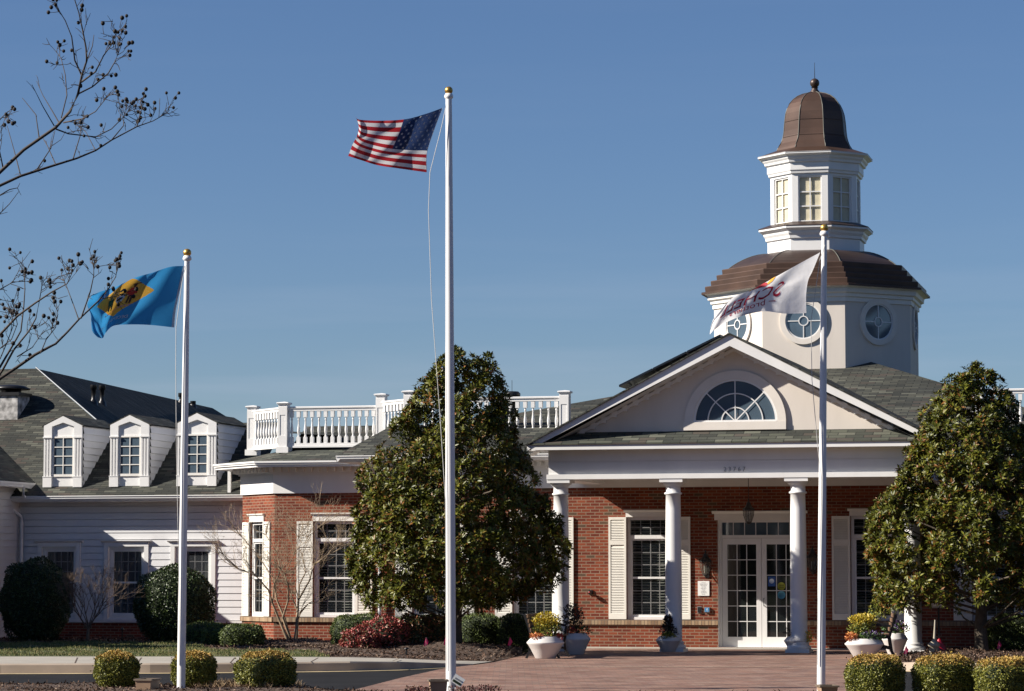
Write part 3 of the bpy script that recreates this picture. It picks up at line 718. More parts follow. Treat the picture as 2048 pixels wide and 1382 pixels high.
# --- balustrades (rail fences standing on the roofs)
prof_b = [(.028,.0),(.028,.005),(.030,.02),(.019,.035),(.022,.05),(.034,.10),(.038,.15),(.034,.20),(.022,.27),(.018,.33),(.020,.37),(.030,.385),(.020,.40),(.022,.43)]
def baluster_mesh(h):
    mb = MB(); s = (h-.30)/.43; mb.box(-.042,.042,-.042,.042,0,.15); mb.lathe([(r, .15+z*s) for r, z in prof_b], n=12, caps=False); mb.box(-.042,.042,-.042,.042,h-.15,h)
    me_o = mb.build('baluster', M['white']); return me_o
def post(root, u, v, z0, z1, w=.11):
    mb = MB(); mb.box(u-w-.04, u+w+.04, v-w-.04, v+w+.04, z0, z0+.14)
    mb.box(u-w, u+w, v-w, v+w, z0+.14, z1-.06)
    hp = z1-z0
    for (x0,x1) in ((-w,-w+.04),(w-.04,w)): mb.box(u+x0, u+x1, v-w-.012, v-w, z0+.14, z1-.12)
    mb.box(u-w+.04, u+w-.04, v-w-.012, v-w, z0+.14, z0+.14+hp*.22); mb.box(u-w+.04, u+w-.04, v-w-.012, v-w, z1-.12-hp*.16, z1-.12)
    mb.box(u-w-.03, u+w+.03, v-w-.03, v+w+.03, z1-.06, z1-.035)
    mb.add([(u-w-.045,v-w-.045,z1-.035),(u+w+.045,v-w-.045,z1-.035),(u+w+.045,v+w+.045,z1-.035),(u-w-.045,v+w+.045,z1-.035),(u-w-.03,v-w-.03,z1-.015),(u+w+.03,v-w-.03,z1-.015),(u+w+.03,v+w+.03,z1-.015),(u-w-.03,v+w+.03,z1-.015),(u,v,z1+.01)],
           [(0,1,5,4),(1,2,6,5),(2,3,7,6),(3,0,4,7),(4,5,8),(5,6,8),(6,7,8),(7,4,8)])
    mb.build('post', M['white'], root)
def rail_run(root, p, q, zb, zt_, bal, n, w=.11):
    p, q = Vector(p), Vector(q); d = (q-p); Lx = d.length; an = math.atan2(d.y, d.x); fr = Fr(p.x, p.y, an)
    mb = MB(fr); mb.box(w-.02, Lx-w+.02, -.05, .05, zb, zb+.09); mb.box(w-.02, Lx-w+.02, -.065, .065, zb-.015, zb+.03); mb.build('bottom_rail', M['white'], root)
    mb = MB(fr); mb.prism_x([(-.05,zt_-.11),(.05,zt_-.11),(.05,zt_-.06),(.075,zt_-.045),(.075,zt_-.015),(.03,zt_),(-.03,zt_),(-.075,zt_-.015),(-.075,zt_-.045),(-.05,zt_-.06)], w-.02, Lx-w+.02); mb.build('top_rail', M['white'], root)
    for i in range(n):
        s = w + (Lx-2*w)*(i+.5)/n; x, y, _ = fr(s, 0, 0)
        o = link('baluster', bal.data, root, (x, y, zb+.09)); o.rotation_euler = (0,0,an)
# left balustrade
vb = VB+.75
u2, zp0 = wl(568, 906, vb); _, zp1 = wl(568, 804, vb); u3 = u_at(762, vb); z3t = wl(762, 787, vb)[1]
_, zrt = wl(700, 811.5, vb); _, zrb = wl(700, 893, vb)
BA = empty('roof_balustrade', BO, -TH, 'white turned balustrade around the roof deck of the brick bay, left of the portico', 'balustrade', 'white roof balustrades')
bal = baluster_mesh(zrt-.11-(zrb+.09)); bal.parent = BA
ph = 1.75; dq = 1.22
p1 = (u2-dq, vb+dq)
post(BA, p1[0], p1[1], zp0, zp1); post(BA, u2, vb, zp0, zp1); post(BA, u3, vb, zp0, z3t)
run = [((u2,vb),(u3,vb),13),(p1,(u2,vb),10)]
bal.location = (u2+.2, vb, zrb+.09)
first = True
rail_run(BA, (u2,vb), (u3,vb), zrb, zrt, bal, 13); rail_run(BA, p1, (u2,vb), zrb, zrt, bal, 10)
bpy.data.objects.remove(bal)
# right part of it, one step higher
vb2 = vb-.9; ux_ = u3+.95; u4, zq1 = wl(1130, 781, vb2); _, zqt = wl(1060, 793, vb2); _, zqb = wl(1060, 878, vb2)
bal = baluster_mesh(zqt-.11-(zqb+.09))
post(BA, ux_, vb2, zqb-.15, z3t); post(BA, u4, vb2, zqb-.15, zq1)
rail_run(BA, (u3,vb), (ux_,vb2), zqb, zqt, bal, 7); rail_run(BA, (ux_,vb2), (u4,vb2), zqb, zqt, bal, 19)
# far right balustrade
BB = empty('roof_balustrade', BO, -TH, 'white balustrade at the right edge of the picture, above the magnolia beside the portico', 'balustrade', 'white roof balustrades')
u5, zr5 = wl(2030, 777, vb2); ur0 = u_at(1960, vb2); dz = zr5 - zqt
post(BB, ur0, vb2, zqb-.15+dz, zq1+dz); post(BB, ur0+3.2, vb2, zqb-.15+dz, zq1+dz)
rail_run(BB, (ur0,vb2), (ur0+3.2,vb2), zqb+dz, zqt+dz, bal, 20)
bpy.data.objects.remove(bal)

# ================================================================== the siding building
VS = 4.2
su0 = u_at(240, VS)
so0 = toW(su0, VS)
SE = empty('siding_building', so0, -TH, 'white clapboard building with grey shingle roof and three dormers, left of the brick bay', 'building')
SO = (-su0, -VS, 0)
def sp(mb, name, m, parent=SE, label=None):
    o = mb.build(name, m, parent, SO if parent is SE else (0,0,0))
    if label: o['label'] = label
    return o
zsb = wl(240, 1241, VS)[1]
uSL, uSR = u_at(-60, VS)-3, cL-q+.0
zse = wl(300, 994, VS-.5)[1]; zsw = wl(86, 1095, VS)[1]
FS = Fr(0, VS, 0)
wins = [(u_at(a, VS), u_at(b, VS), wl(a, 1235, VS)[1], zsw) for a, b in ((84,153),(217,289),(350,423))]
def clap(mb, s0, s1, z0, z1, holes, exp=.165, d0=0.0):
    z = z0; 
    while z < z1-.001:
        zt_ = min(z+exp, z1); xs = [(s0, s1)]
        cuts = sorted([(h[0], h[1], h[2], h[3]) for h in holes if h[2] < zt_-.001 and h[3] > z+.001])
        segs = []
        def emit(a, b, c, d):
            if b-a < 1e-4 or d-c < 1e-4: return
            gp = .014 if c == z and d-c > .03 else 0
            y0 = d0-.020+.014*(c-z)/exp; y1 = d0-.020+.014*(d-z)/exp
            mb.quad((a,y0,c+gp),(b,y0,c+gp),(b,y1,d),(a,y1,d))
            if gp: mb.quad((a,d0+.03,c),(b,d0+.03,c),(b,d0+.03,c+gp),(a,d0+.03,c+gp)); mb.quad((a,d0+.03,c+gp),(b,d0+.03,c+gp),(b,y0,c+gp),(a,y0,c+gp)); mb.quad((a,d0-.006,c),(b,d0-.006,c),(b,d0+.03,c),(a,d0+.03,c))
        if not cuts: emit(s0, s1, z, zt_)
        else:
            x = s0
            for h in cuts:
                emit(x, h[0], z, zt_)
                if h[2] > z: emit(h[0], h[1], z, h[2])
                if h[3] < zt_: emit(h[0], h[1], h[3], zt_)
                x = h[1]
            emit(x, s1, z, zt_)
        z = zt_
mb = MB(FS); clap(mb, uSL, uSR, zsb, zse-.08, wins); sp(mb, 'clapboard_wall', M['siding'])
mb = MB(FS); wall_holes(mb, uSL, uSR, Z0, zsb-.05, []); sp(mb, 'brick_base', M['brick'])
mb = MB(FS); mb.box(uSL, uSR, -.06, .0, zsb-.05, zsb+.0); sp(mb, 'water_table', M['white'])
for h in wins:
    w = tall_window(FS, *h, parent=SE, transom=False, header=False, slats='curtain'); w.location = SO
    mb = MB(FS); a, b, c, d = h; t = .11
    mb.box(a-t, a, -.045, .05, c-.04, d+.02); mb.box(b, b+t, -.045, .05, c-.04, d+.02); mb.box(a-t, b+t, -.047, -.001, d+.02, d+.12)
    mb.prism_x([(-.001,d+.12),(-.06,d+.12),(-.11,d+.155),(-.11,d+.17),(-.001,d+.17)], a-t-.07, b+t+.07); mb.box(a-t-.02, b+t+.02, -.07, .05, c-.09, c-.04)
    mb.build('window_casing', M['white'], w)
mb = MB(FS); mb.box(uSL, uSR, -.48, .0, zse-.10, zse-.07); sp(mb, 'soffit', M['white'])
g = gutter(FS, u_at(-60,VS)-3, uSR+.1, -.45, zse, parent=SE); g.location = SO
KS = .72; vse = VS-.52; zs0 = zse+.04
def rs_(px, py): return on_slope(px, py, vse, zs0, KS)
AP = rs_(72, 737); HB = rs_(198, 846)
for dd_ in (82,86,90,95,100):
  rdn=(Vector(toL(at(425,816,dd_)))-Vector(AP)).cross(Vector(HB)-Vector(AP)).normalized(); print('dark pitch', math.degrees(math.acos(abs(rdn.z))), rdn)
print('siding apex', AP, HB, 'eave', zse)
vtopB = rs_(300, 848)[1]; zB = zs0+KS*(vtopB-vse)
Hb = ext(AP, HB, vtopB) if abs(AP[1]-HB[1]) > .01 else HB
mb = MB()
mb.add([(uSL,vse,zs0),(uSR-.05,vse,zs0),(uSR-.05,vtopB,zB),(Hb[0],vtopB,zB),AP,(AP[0]-1.2,AP[1],AP[2]),(AP[0]-8,AP[1]-6,AP[2]-6*KS),(uSL,vse+1,zs0+KS)], [tuple(range(8))])
sp(mb, 'shingle_roof', M['shingle_l'])
# dark slope: plane through hip and the receding ridge
rd0 = Vector(AP)
ra_ = at(425, 816, 94); rb_ = at(490, 856, 95)
Lr = Vector(toL(ra_)); Le = Vector(toL(rb_))
mb = MB(); mb.quad(AP, (Hb[0]+.02, vtopB, zB), (uSR+1.5, vtopB+2, zB-.3), tuple(Le), tuple(Lr)); sp(mb, 'shingle_roof', M['shingle_l'])
mb = MB(); hp = [tuple(Vector(AP)+Vector((0,0,.03))), tuple(Vector((Hb[0],vtopB,zB))+Vector((0,0,.03)))]; mb.tube(hp, .018, 5); sp(mb, 'hip_flashing', M['grey_metal'])
# dormers
D1 = rs_(230, 972); vd = D1[1]
for (x0, x1, xa, ya, yb, yt) in ((86,162.5,127,832,972,843),(219,297,260,829,970,841),(354,432,396,826,969,838)):
    a, b = u_at(x0, vd), u_at(x1, vd); c = (a+b)/2; w = b-a
    z0 = zs0+KS*(vd-vse)-.02; zt_ = z0 + (wl(230, yt+ (3 if False else 0), vd)[1] - wl(230, yb, vd)[1]); za = zt_+.17+.0
    zt_ = za-.24
    def yb_(z): return vd + (z-z0)/KS
    mb = MB()
    mb.add([(a,vd,z0),(b,vd,z0),(b,vd,zt_),(c,vd,za),(a,vd,zt_)], [(0,1,2,3,4)])
    dr = sp(mb, 'dormer', M['white'])
    # siding on both cheeks
    for sx in (0, 1):
        x = b if sx else a; mb = MB(); z = z0; e = .165
        while z < zt_-.01:
            z2 = min(z+e, zt_); o_ = .03 if sx else -.03
            mb.quad((x+o_, vd+.02, z), (x+o_, yb_(z)+.1, z), (x, yb_(z2)+.1, z2), (x, vd+.02, z2)); mb.quad((x, vd+.02, z), (x, yb_(z)+.1, z), (x+o_, yb_(z)+.1, z), (x+o_, vd+.02, z)); z = z2
        mb.build('cheek_siding', M['siding'], dr)
    mb = MB(); ov = .05
    for sg in (-1, 1):
        x1_ = c+sg*(w/2+ov); ze_ = za-.24-(.24/(w/2))*ov
        mb.quad((c, vd-.06, za+.03), (x1_, vd-.06, ze_+.03), (x1_, yb_(ze_)+.15, ze_+.03), (c, yb_(za)+.1, za+.03))
        mb.quad((c, vd-.06, za+.005), (x1_, vd-.06, ze_+.005), (x1_, vd-.06, ze_+.03), (c, vd-.06, za+.03)); mb.quad((c, vd-.06, za+.004), (x1_, vd-.06, ze_+.004), (x1_, yb_(ze_)+.15, ze_+.004), (c, yb_(za)+.1, za+.004))
    mb.build('dormer_roof', M['shingle_l'], dr)
    # pilasters, architrave
    mb = MB(); hh = zt_-z0; pw = w*.21; zc = z0+hh*.80; zp = z0+hh*.165
    for (p0, p1_) in ((a, a+pw), (b-pw, b)):
        mb = MB(); mb.box(p0-.01, p1_+.01, vd-.075, vd-.001, z0, zp); mb.box(p0-.015, p1_+.015, vd-.085, vd-.001, zp, zp+.02)
        mb.box(p0, p1_, vd-.03, vd-.001, zp+.02, zc)
        for j in range(3): xx = p0+pw*(.02+.36*j); mb.box(xx, xx+pw*.2, vd-.06, vd-.03, zp+.02, zc)
        mb.box(p0-.015, p1_+.015, vd-.085, vd-.001, zc, zc+.035)
        mb.build('pilaster', M['white'], dr)
    mb = MB(); mb.prism_y([(a,zc+.035),(a+pw,zc+.035),(a+pw,zt_-.02),(c,za-.16),(b-pw,zt_-.02),(b-pw,zc+.035),(b,zc+.035),(b,zt_),(c,za-.0),(a,zt_)], vd-.06, vd-.001); mb.build('dormer_pediment', M['white'], dr)
    mb = MB(); wa, wb = a+w*.275, b-w*.275; wz0, wz1 = z0+hh*.21, zc-.0
    wa -= .02; wb += .02
    mb.box(wa-.05, wa, vd-.03, vd-.001, wz0-.06, wz1+.04); mb.box(wb, wb+.05, vd-.03, vd-.001, wz0-.06, wz1+.04); mb.box(wa, wb, vd-.03, vd-.001, wz0-.06, wz0); mb.box(wa, wb, vd-.03, vd-.001, wz1, wz1+.04)
    grid_bars(mb, wa, wb, wz0, wz1, 2, 4, vd-.028, w=.022, t=.015)
    mb.build('dormer_window', M['trim'], dr)
    mb = MB(); mb.quad((wa,vd-.006,wz0),(wb,vd-.006,wz0),(wb,vd-.006,wz1),(wa,vd-.006,wz1)); mb.build('pane', M['pane_sky'], dr)
# projecting wing at the far left
ue, zwe = wl(64, 966, VS-.3); uww = ue-.45
KW = .62
vfw = VS-17
mb = MB(); mb.quad((ue, VS+.4, zwe), (ue, vfw, zwe), (ue-7, vfw+3, zwe+7*KW), (ue-7, VS+9, zwe+7*KW)); mb.quad((ue-7, vfw+3, zwe+7*KW), (ue, vfw, zwe), (ue-14, vfw, zwe))
sp(mb, 'wing_roof', M['shingle_l'])
gw = Fr(ue, VS+.3, R(-90)); g = gutter(gw, 0, 14.3, 0, zwe-.04, parent=SE); g.location = SO
mb = MB(); mb.box(ue-.46, ue-.0, vfw, VS-.45, zwe-.12, zwe-.09); sp(mb, 'soffit', M['white'])
mb = MB(Fr(uww, VS, R(-90))); clap(mb, 0, 13.4, zsb, zwe-.1, []); wall_holes(mb, 0, 13.4, Z0, zsb, []); sp(mb, 'clapboard_wall', M['siding'])
mb = MB(); mb.quad((uww, VS-13.4, Z0), (uww, VS-13.4, zwe-.1), (uww-12, VS-13.4, zwe-.1), (uww-12, VS-13.4, Z0)); sp(mb, 'clapboard_wall', M['siding'])
mb = MB(); xd = u_at(10, VS-.15); mb.tube([(ue-.02,VS-.75,zwe-.08),(ue-.05,VS-.7,zwe-.35),(ue-.05,VS-.62,zse+.02)], .04, 8); mb.tube([(uww-.15,VS-.5,zse-.15),(uww+.08,VS-.12,zse-.45),(uww+.1,VS-.10,zse-.6),(uww+.1,VS-.10,.1)], .045, 8); sp(mb, 'downspout', M['white'])
# chimney and vents on the roof
P = rs_(24, 829); cw = .42
x0, x1 = u_at(-45, P[1]), u_at(37, P[1]); zt_ = wl(20, 788, P[1])[1]
mb = MB(); mb.box(x0, x1, P[1]-.2, P[1]+.55, P[2]-.9, zt_-.05); ch = sp(mb, 'chimney', M['stone'])
mb = MB(); mb.box(x0-.05, x1+.05, P[1]-.25, P[1]+.60, zt_-.05, zt_+.03); cx_ = x0+.80; mb.lathe([(.26,zt_+.03),(.26,zt_+.13),(.48,zt_+.12),(.50,zt_+.15),(.34,zt_+.22),(.1,zt_+.25)], cx_, P[1]+.17, n=24); mb.build('chimney_cap', M['black'], ch)
for (px, pb, pt) in ((187,806,770),(204,808,771),(362,806,786),(386,812,802)):
    d = at(px, pb, 75); u_, v_, z_ = toL(d); zt_ = toL(at(px, pt, 75))[2]
    # foot of the pipe on the dark slope
    n_ = (Vector(Lr)-Vector(AP)).cross(Vector((Hb[0], vtopB, zB))-Vector(AP)).normalized(); rr_ = ray(px, pb); c_ = Vector(toL(CAM)); dl = Vector((rr_.dot(U), rr_.dot(V), rr_.z))
    t_ = (Vector(AP)-c_).dot(n_)/dl.dot(n_); f_ = c_+dl*t_; h_ = (pb-pt)/F*(f_-c_).length
    mb = MB(); mb.lathe([(.13,f_.z-.12),(.10,f_.z+.05),(.06,f_.z+.10),(.06,f_.z+h_-.13),(.09,f_.z+h_-.12),(.09,f_.z+h_)], f_.x, f_.y, n=14); sp(mb, 'vent_pipe', M['black'])
# ================================================================== ground
rng = np.random.default_rng(11)
M['asphalt'] = simple('asphalt', (.0155,.0155,.0165), .9, spec=.15, var=.25, scale=1.2, bmp=.15, detail=12)
M['concrete'] = simple('concrete', (.36,.33,.28), .9, var=.1, scale=2.0, bmp=.1)
M['kerb'] = simple('kerb_concrete', (.40,.32,.245), .9, var=.22, scale=1.6, bmp=.15)
M['paver'] = brickmat('brick_pavers', .20, .10, .005, (.15,.11,.09),
    [(0,(.23,.125,.09)),(.25,(.26,.16,.12)),(.45,(.20,.11,.085)),(.6,(.25,.165,.13)),(.8,(.17,.10,.085)),(.92,(.28,.19,.15))], bmp=.3, vscale=1.1, dirt=.38)
M['paver_edge'] = brickmat('border_pavers', .10, .20, .006, (.24,.2,.17), [(0,(.40,.29,.22)),(.5,(.44,.33,.26)),(.8,(.36,.26,.2))], bmp=.2, offset=0)
M['paint_y'] = simple('kerb_line_paint', (.46,.36,.20), .8, var=.25, scale=3)
M['mulch'] = simple('mulch', (.075,.048,.034), .95, var=.6, scale=14, bmp=.9)
M['soil_grass'] = simple('turf', (.085,.095,.04), .95, var=.45, scale=5, bmp=.6)
M['litter'] = simple('leaf_litter', (.19,.14,.075), .95, var=.4, scale=9, bmp=.6)
def poly(name, pts, m, z=None):
    mb = MB(); mb.add([(p.x, p.y, p.z if z is None else z) for p in pts], [tuple(range(len(pts)))])
    return tag(mb.build(name, m), kind='structure')
def bigsheet(name, x0, x1, y0, y1, z, m):
    mb = MB(); mb.quad((x0,y0,z),(x1,y0,z),(x1,y1,z),(x0,y1,z)); return tag(mb.build(name, m), kind='structure')
bigsheet('ground', -900, 900, -600, 1500, -.035, M['soil_grass'])
bigsheet('road', -90, 90, -20, 62, -.012, M['asphalt'])
# paved forecourt
lp = [ground(*p) for p in ((300,1470),(500,1428),(700,1381.5),(800,1356),(890,1336),(945,1330),(984,1323),(1012,1317),(1050,1309.5))]
slab_v = -1.05
pl = toW(u_at(1060, slab_v), slab_v); pr = toW(u_at(2000, slab_v), slab_v)
rp = [ground(*p) for p in ((1835,1311),(1812,1318),(1801,1330),(1795,1345),(1770,1400),(1740,1500))]
pv = poly('forecourt_paving', lp + [pl, pr] + rp, M['paver'], z=0.0)
mb = MB(); mb.quad(*[tuple(toW(u, v, .012)) for u, v in ((u_at(1045,-.02),-.02),(u_at(1045,slab_v),slab_v),(pr-BO).dot(U) and ((pr-BO).dot(U), slab_v),((pr-BO).dot(U),-.02))])
mb.quad(*[tuple(toW(u, v, z)) for u, v, z in ((u_at(1045,slab_v),slab_v,.012),(u_at(1045,slab_v),slab_v,-.02),((pr-BO).dot(U),slab_v,-.02),((pr-BO).dot(U),slab_v,.012))])
tag(mb.build('porch_floor', M['concrete']), kind='structure')
e0, e1 = ground(985, 1333), ground(1798, 1335); dv = (e1-e0).normalized(); nv = Vector((-dv.y, dv.x, 0))
poly('paving_border', [e0, e1, e1+nv*.20, e0+nv*.20], M['paver_edge'], z=.004)
# kerb and pavement on the left
Ppx = [(-900,1354,.15),(-400,1350,.15),(0,1346,.15),(300,1345,.15),(500,1343.5,.15),(700,1341,.15),(800,1338.5,.125),(880,1334.5,.07),(945,1330,.015)]
Qpx = [(-900,1315),(-400,1314),(0,1313),(300,1313),(500,1313.5),(700,1314.5),(800,1317),(890,1321),(984,1323)]
mb = MB(); mk = MB(); ml = MB()
Pb = [ground(x, y, 0) for x, y, h in Ppx]; Q = [ground(x, y, Ppx[i][2]) for i, (x, y) in enumerate(Qpx)]
for i in range(len(Pb)-1):
    h0, h1 = Ppx[i][2], Ppx[i+1][2]; a, b = Pb[i], Pb[i+1]; d0 = (Q[i]-a); d0.z = 0; d0.normalize(); d1 = (Q[i+1]-b); d1.z = 0; d1.normalize()
    a1, b1 = a+d0*.03, b+d1*.03; a2, b2 = a+d0*.06, b+d1*.06
    mk.quad((*a.xy,-.02),(*b.xy,-.02),(*b1.xy,h1-.025),(*a1.xy,h0-.025)); mk.quad((*a1.xy,h0-.025),(*b1.xy,h1-.025),(*b2.xy,h1),(*a2.xy,h0))
    mb.quad((*a2.xy,h0),(*b2.xy,h1),(*Q[i+1].xy,h1),(*Q[i].xy,h0))
    a3, b3 = a-d0*.34, b-d1*.34; ml.quad((*a3.xy,-.006),(*b3.xy,-.006),(*b.xy,-.006),(*a.xy,-.006))
tag(mb.build('pavement', M['concrete']), kind='structure'); tag(mk.build('kerb', M['kerb']), kind='structure'); tag(ml.build('kerb_line', M['paint_y']), kind='structure')
# expansion joints of the pavement
mb = MB()
for (x0,y0,x1,y1) in ((275,1326,283,1315),(460,1326,470,1315),(622,1323.5,636,1315.5),(785,1322,798,1317),(150,1326,155,1315)):
    p, q = ground(x0,y0,.152), ground(x1,y1,.152); w = Vector((.012,0,0)); mb.quad(tuple(p-w), tuple(p+w), tuple(q+w), tuple(q-w))
tag(mb.build('pavement_joints', M['mulch']), kind='structure')
# kerb on the right
Pr = [(1803,1341,.13),(1850,1342,.15),(1960,1345,.15),(2200,1352,.15),(2600,1364,.15)]; Qr = [(1801,1327,.05),(1850,1324,.15),(1960,1326,.15),(2200,1331,.15),(2600,1340,.15)]
mb = MB(); mk = MB(); ml = MB()
Pb = [ground(x, y, 0) for x, y, h in Pr]; Q2 = [ground(x, y, h) for x, y, h in Qr]
for i in range(len(Pb)-1):
    h0, h1 = Pr[i][2], Pr[i+1][2]; a, b = Pb[i], Pb[i+1]
    mk.quad((*a.xy,-.02),(*b.xy,-.02),(*(b+Vector((0,.04,0))).xy,h1),(*(a+Vector((0,.04,0))).xy,h0))
    mb.quad((a.x,a.y+.04,h0),(b.x,b.y+.04,h1),tuple(Q2[i+1]),tuple(Q2[i])); ml.quad((a.x,a.y-.34,-.006),(b.x,b.y-.34,-.006),(*b.xy,-.006),(*a.xy,-.006))
tag(mb.build('pavement', M['concrete']), kind='structure'); tag(mk.build('kerb', M['kerb']), kind='structure'); tag(ml.build('kerb_line', M['paint_y']), kind='structure')
# beds between pavement and walls
def interp_pts(xs, P, x):
    for i in range(len(xs)-1):
        if xs[i] <= x <= xs[i+1]: t = (x-xs[i])/(xs[i+1]-xs[i]); return P[i].lerp(P[i+1], t)
    return P[-1]
TREE_L = at(912, 1291, 58.5); TREE_L.z = 0
def bed_h(X, Y, t):
    n = .03*math.sin(X*2.1+Y)*math.sin(Y*1.7-X*.6) + .015*math.sin(X*6+Y*3)
    m = .20*math.exp(-((X-TREE_L.x)**2/5+(Y-TREE_L.y)**2/4)) + .12*math.exp(-((X+5.0)**2/1.5+(Y-64.0)**2/1.5))
    return (n+m)*min(1, 6*t)
fx = [q[0] for q in Qpx] + [1050]; FQ = Q + [ground(1050,1309.5,0)]
def bp(x):
    if x < 470: v = VS+.1
    elif x < 800: v = VB+.1
    else: v = .1
    return toW(u_at(x, v), v)
def bound(x): return float(np.interp(x, [-900,380,420,540,630,700,2000],[1286,1286,1299,1301,1303,1330,1330]))
mu_, gr_ = MB(), MB(); bed_pts = {'m': [], 'g': []}
xs = list(np.arange(-900, 1050, 12)) ; NT = 40
def bed_point(x, t):
    f = interp_pts(fx, FQ, x); b = bp(x); p = f.lerp(b, t); z = f.z*(1-t)**.6 + bed_h(p.x, p.y, t); return Vector((p.x, p.y, z))
def proj(p):
    c = p - CAM; zf = c.y*cp + c.z*sp_; yy = -c.y*sp_ + c.z*cp; return 1024+F*c.x/zf, 691-F*yy/zf
for i in range(len(xs)-1):
    for j in range(NT):
        t0, t1 = (j/NT)**1.5, ((j+1)/NT)**1.5
        P = [bed_point(xs[i], t0), bed_point(xs[i+1], t0), bed_point(xs[i+1], t1), bed_point(xs[i], t1)]
        c = (P[0]+P[2])/2; px, py = proj(c)
        tgt = mu_ if py < bound(px) + 1.2*math.sin(px*.09) else gr_
        tgt.quad(*[tuple(p) for p in P])
        A = (P[1]-P[0]).cross(P[3]-P[0]).length
        bed_pts['m' if tgt is mu_ else 'g'].append((P, A))
tag(mu_.build('mulch_bed', M['mulch']), kind='structure'); tag(gr_.build('lawn', M['soil_grass']), kind='structure')
# right bed
mb = MB(); TREE_R = at(1965, 1297, 58.0); TREE_R.z = 0
front = [ground(1801,1327,.0), ground(1812,1318,.0), ground(1835,1310,.0)]
xr = list(np.linspace(1801, 2600, 50)); rb = []
for i in range(49):
    for j in range(16):
        P = []
        for (x, t) in ((xr[i],j/16),(xr[i+1],j/16),(xr[i+1],(j+1)/16),(xr[i],(j+1)/16)):
            f = interp_pts([q[0] for q in Qr], Q2, x); 
            v = -.02 if x > 1860 else -1.1-2.2*(1860-x)/59; b = toW(u_at(x, v), v); p = f.lerp(b, t)
            z = f.z*(1-t)+ (.02*math.sin(p.x*1.9+p.y)*math.sin(p.y*2-p.x) + .03*math.exp(-((p.x-TREE_R.x)**2/4+(p.y-TREE_R.y+1)**2/6)))*min(1,5*t)*min(1,5*(1-t)+.1) + .01
            P.append(Vector((p.x,p.y,z)))
        mb.quad(*[tuple(p) for p in P]); rb.append((P, (P[1]-P[0]).cross(P[3]-P[0]).length))
tag(mb.build('mulch_bed', M['mulch']), kind='structure'); bed_pts['r'] = rb
# front bed with the flagpoles and ball hedges
def fz(x, y): return .03+.03*math.sin(x*2.3)*math.sin(y*1.9+x)
fb = []; mb = MB()
for i in range(90):
    for j in range(10):
        P = []
        for (a, b) in ((i,j),(i+1,j),(i+1,j+1),(i,j+1)):
            x = -16+ a*.31; yb = float(np.interp(x, [-16,-4.4,-3.0,-1.6,5.0,5.6,12], [42.9,42.6,41.6,39.25,38.9,39.4,39.4])); y = 33 + (yb-33)*b/10
            P.append(Vector((x, y, fz(x,y) if b < 10 else -.01)))
        mb.quad(*[tuple(p) for p in P]); fb.append((P, (P[1]-P[0]).cross(P[3]-P[0]).length))
tag(mb.build('mulch_bed', M['mulch']), kind='structure'); bed_pts['f'] = fb

# ------------------------------------------------------------------ leaf, blade and chip meshes
def leaf_mesh(name, P, A, Nn, L, W, rnd, m, parent=None, fold=.25):
    """P base points, A axes, Nn normals (n x 3), L lengths, W widths"""
    n = len(P); A = A/np.linalg.norm(A, axis=1, keepdims=True); S = np.cross(A, Nn); S /= np.maximum(1e-6, np.linalg.norm(S, axis=1, keepdims=True)); Nn = np.cross(S, A)
    L = np.broadcast_to(L, (n,))[:,None]; W = np.broadcast_to(W, (n,))[:,None]
    v = np.empty((n, 4, 3), np.float32)
    v[:,0] = P; v[:,2] = P + A*L
    v[:,1] = P + A*L*.5 + S*W*.5 + Nn*W*fold; v[:,3] = P + A*L*.5 - S*W*.5 + Nn*W*fold
    me = bpy.data.meshes.new(name); me.vertices.add(4*n); me.vertices.foreach_set('co', v.ravel())
    b = (np.arange(n)*4)[:,None]; tri = np.concatenate([b+np.array([[0,1,2]]), b+np.array([[0,2,3]])], 1).reshape(-1)
    me.loops.add(len(tri)); me.loops.foreach_set('vertex_index', tri.astype(np.int32))
    me.polygons.add(2*n); me.polygons.foreach_set('loop_start', np.arange(0, 6*n, 3, dtype=np.int32)); me.polygons.foreach_set('loop_total', np.full(2*n, 3, np.int32))
    at_ = me.attributes.new('rnd', 'FLOAT', 'POINT'); at_.data.foreach_set('value', np.repeat(np.asarray(rnd, np.float32), 4))
    me.materials.append(m); me.update(calc_edges=True)
    return link(name, me, parent)
def unit(a): return a/np.maximum(1e-9, np.linalg.norm(a, axis=-1, keepdims=True))
def scatter(cells, n, pred=None):
    A = np.array([c[1] for c in cells]); 
    if pred is not None: A = A*np.array([1.0 if pred(c[0]) else 0.0 for c in cells])
    idx = rng.choice(len(cells), n, p=A/A.sum()); out = np.empty((n,3))
    a, b = rng.random(n), rng.random(n)
    Q_ = np.array([[tuple(p) for p in c[0]] for c in cells])[idx]
    return (Q_[:,0]*((1-a)*(1-b))[:,None] + Q_[:,1]*(a*(1-b))[:,None] + Q_[:,2]*(a*b)[:,None] + Q_[:,3]*((1-a)*b)[:,None])
def vis(P): c = proj(P[0]); return -60 < c[0] < 2110
M['blade'] = attr_leaf('grass_blades', [(0,(.05,.075,.02)),(.45,(.10,.13,.035)),(.7,(.19,.17,.07)),(1,(.32,.26,.13))], .7, .2)
M['chip'] = attr_leaf('mulch_chips', [(0,(.03,.018,.012)),(.5,(.085,.05,.033)),(.85,(.16,.10,.07)),(1,(.34,.26,.19))], .9, .2)
M['straw'] = attr_leaf('dry_grass', [(0,(.20,.13,.07)),(.6,(.34,.24,.14)),(1,(.50,.38,.24))], .8, .2)
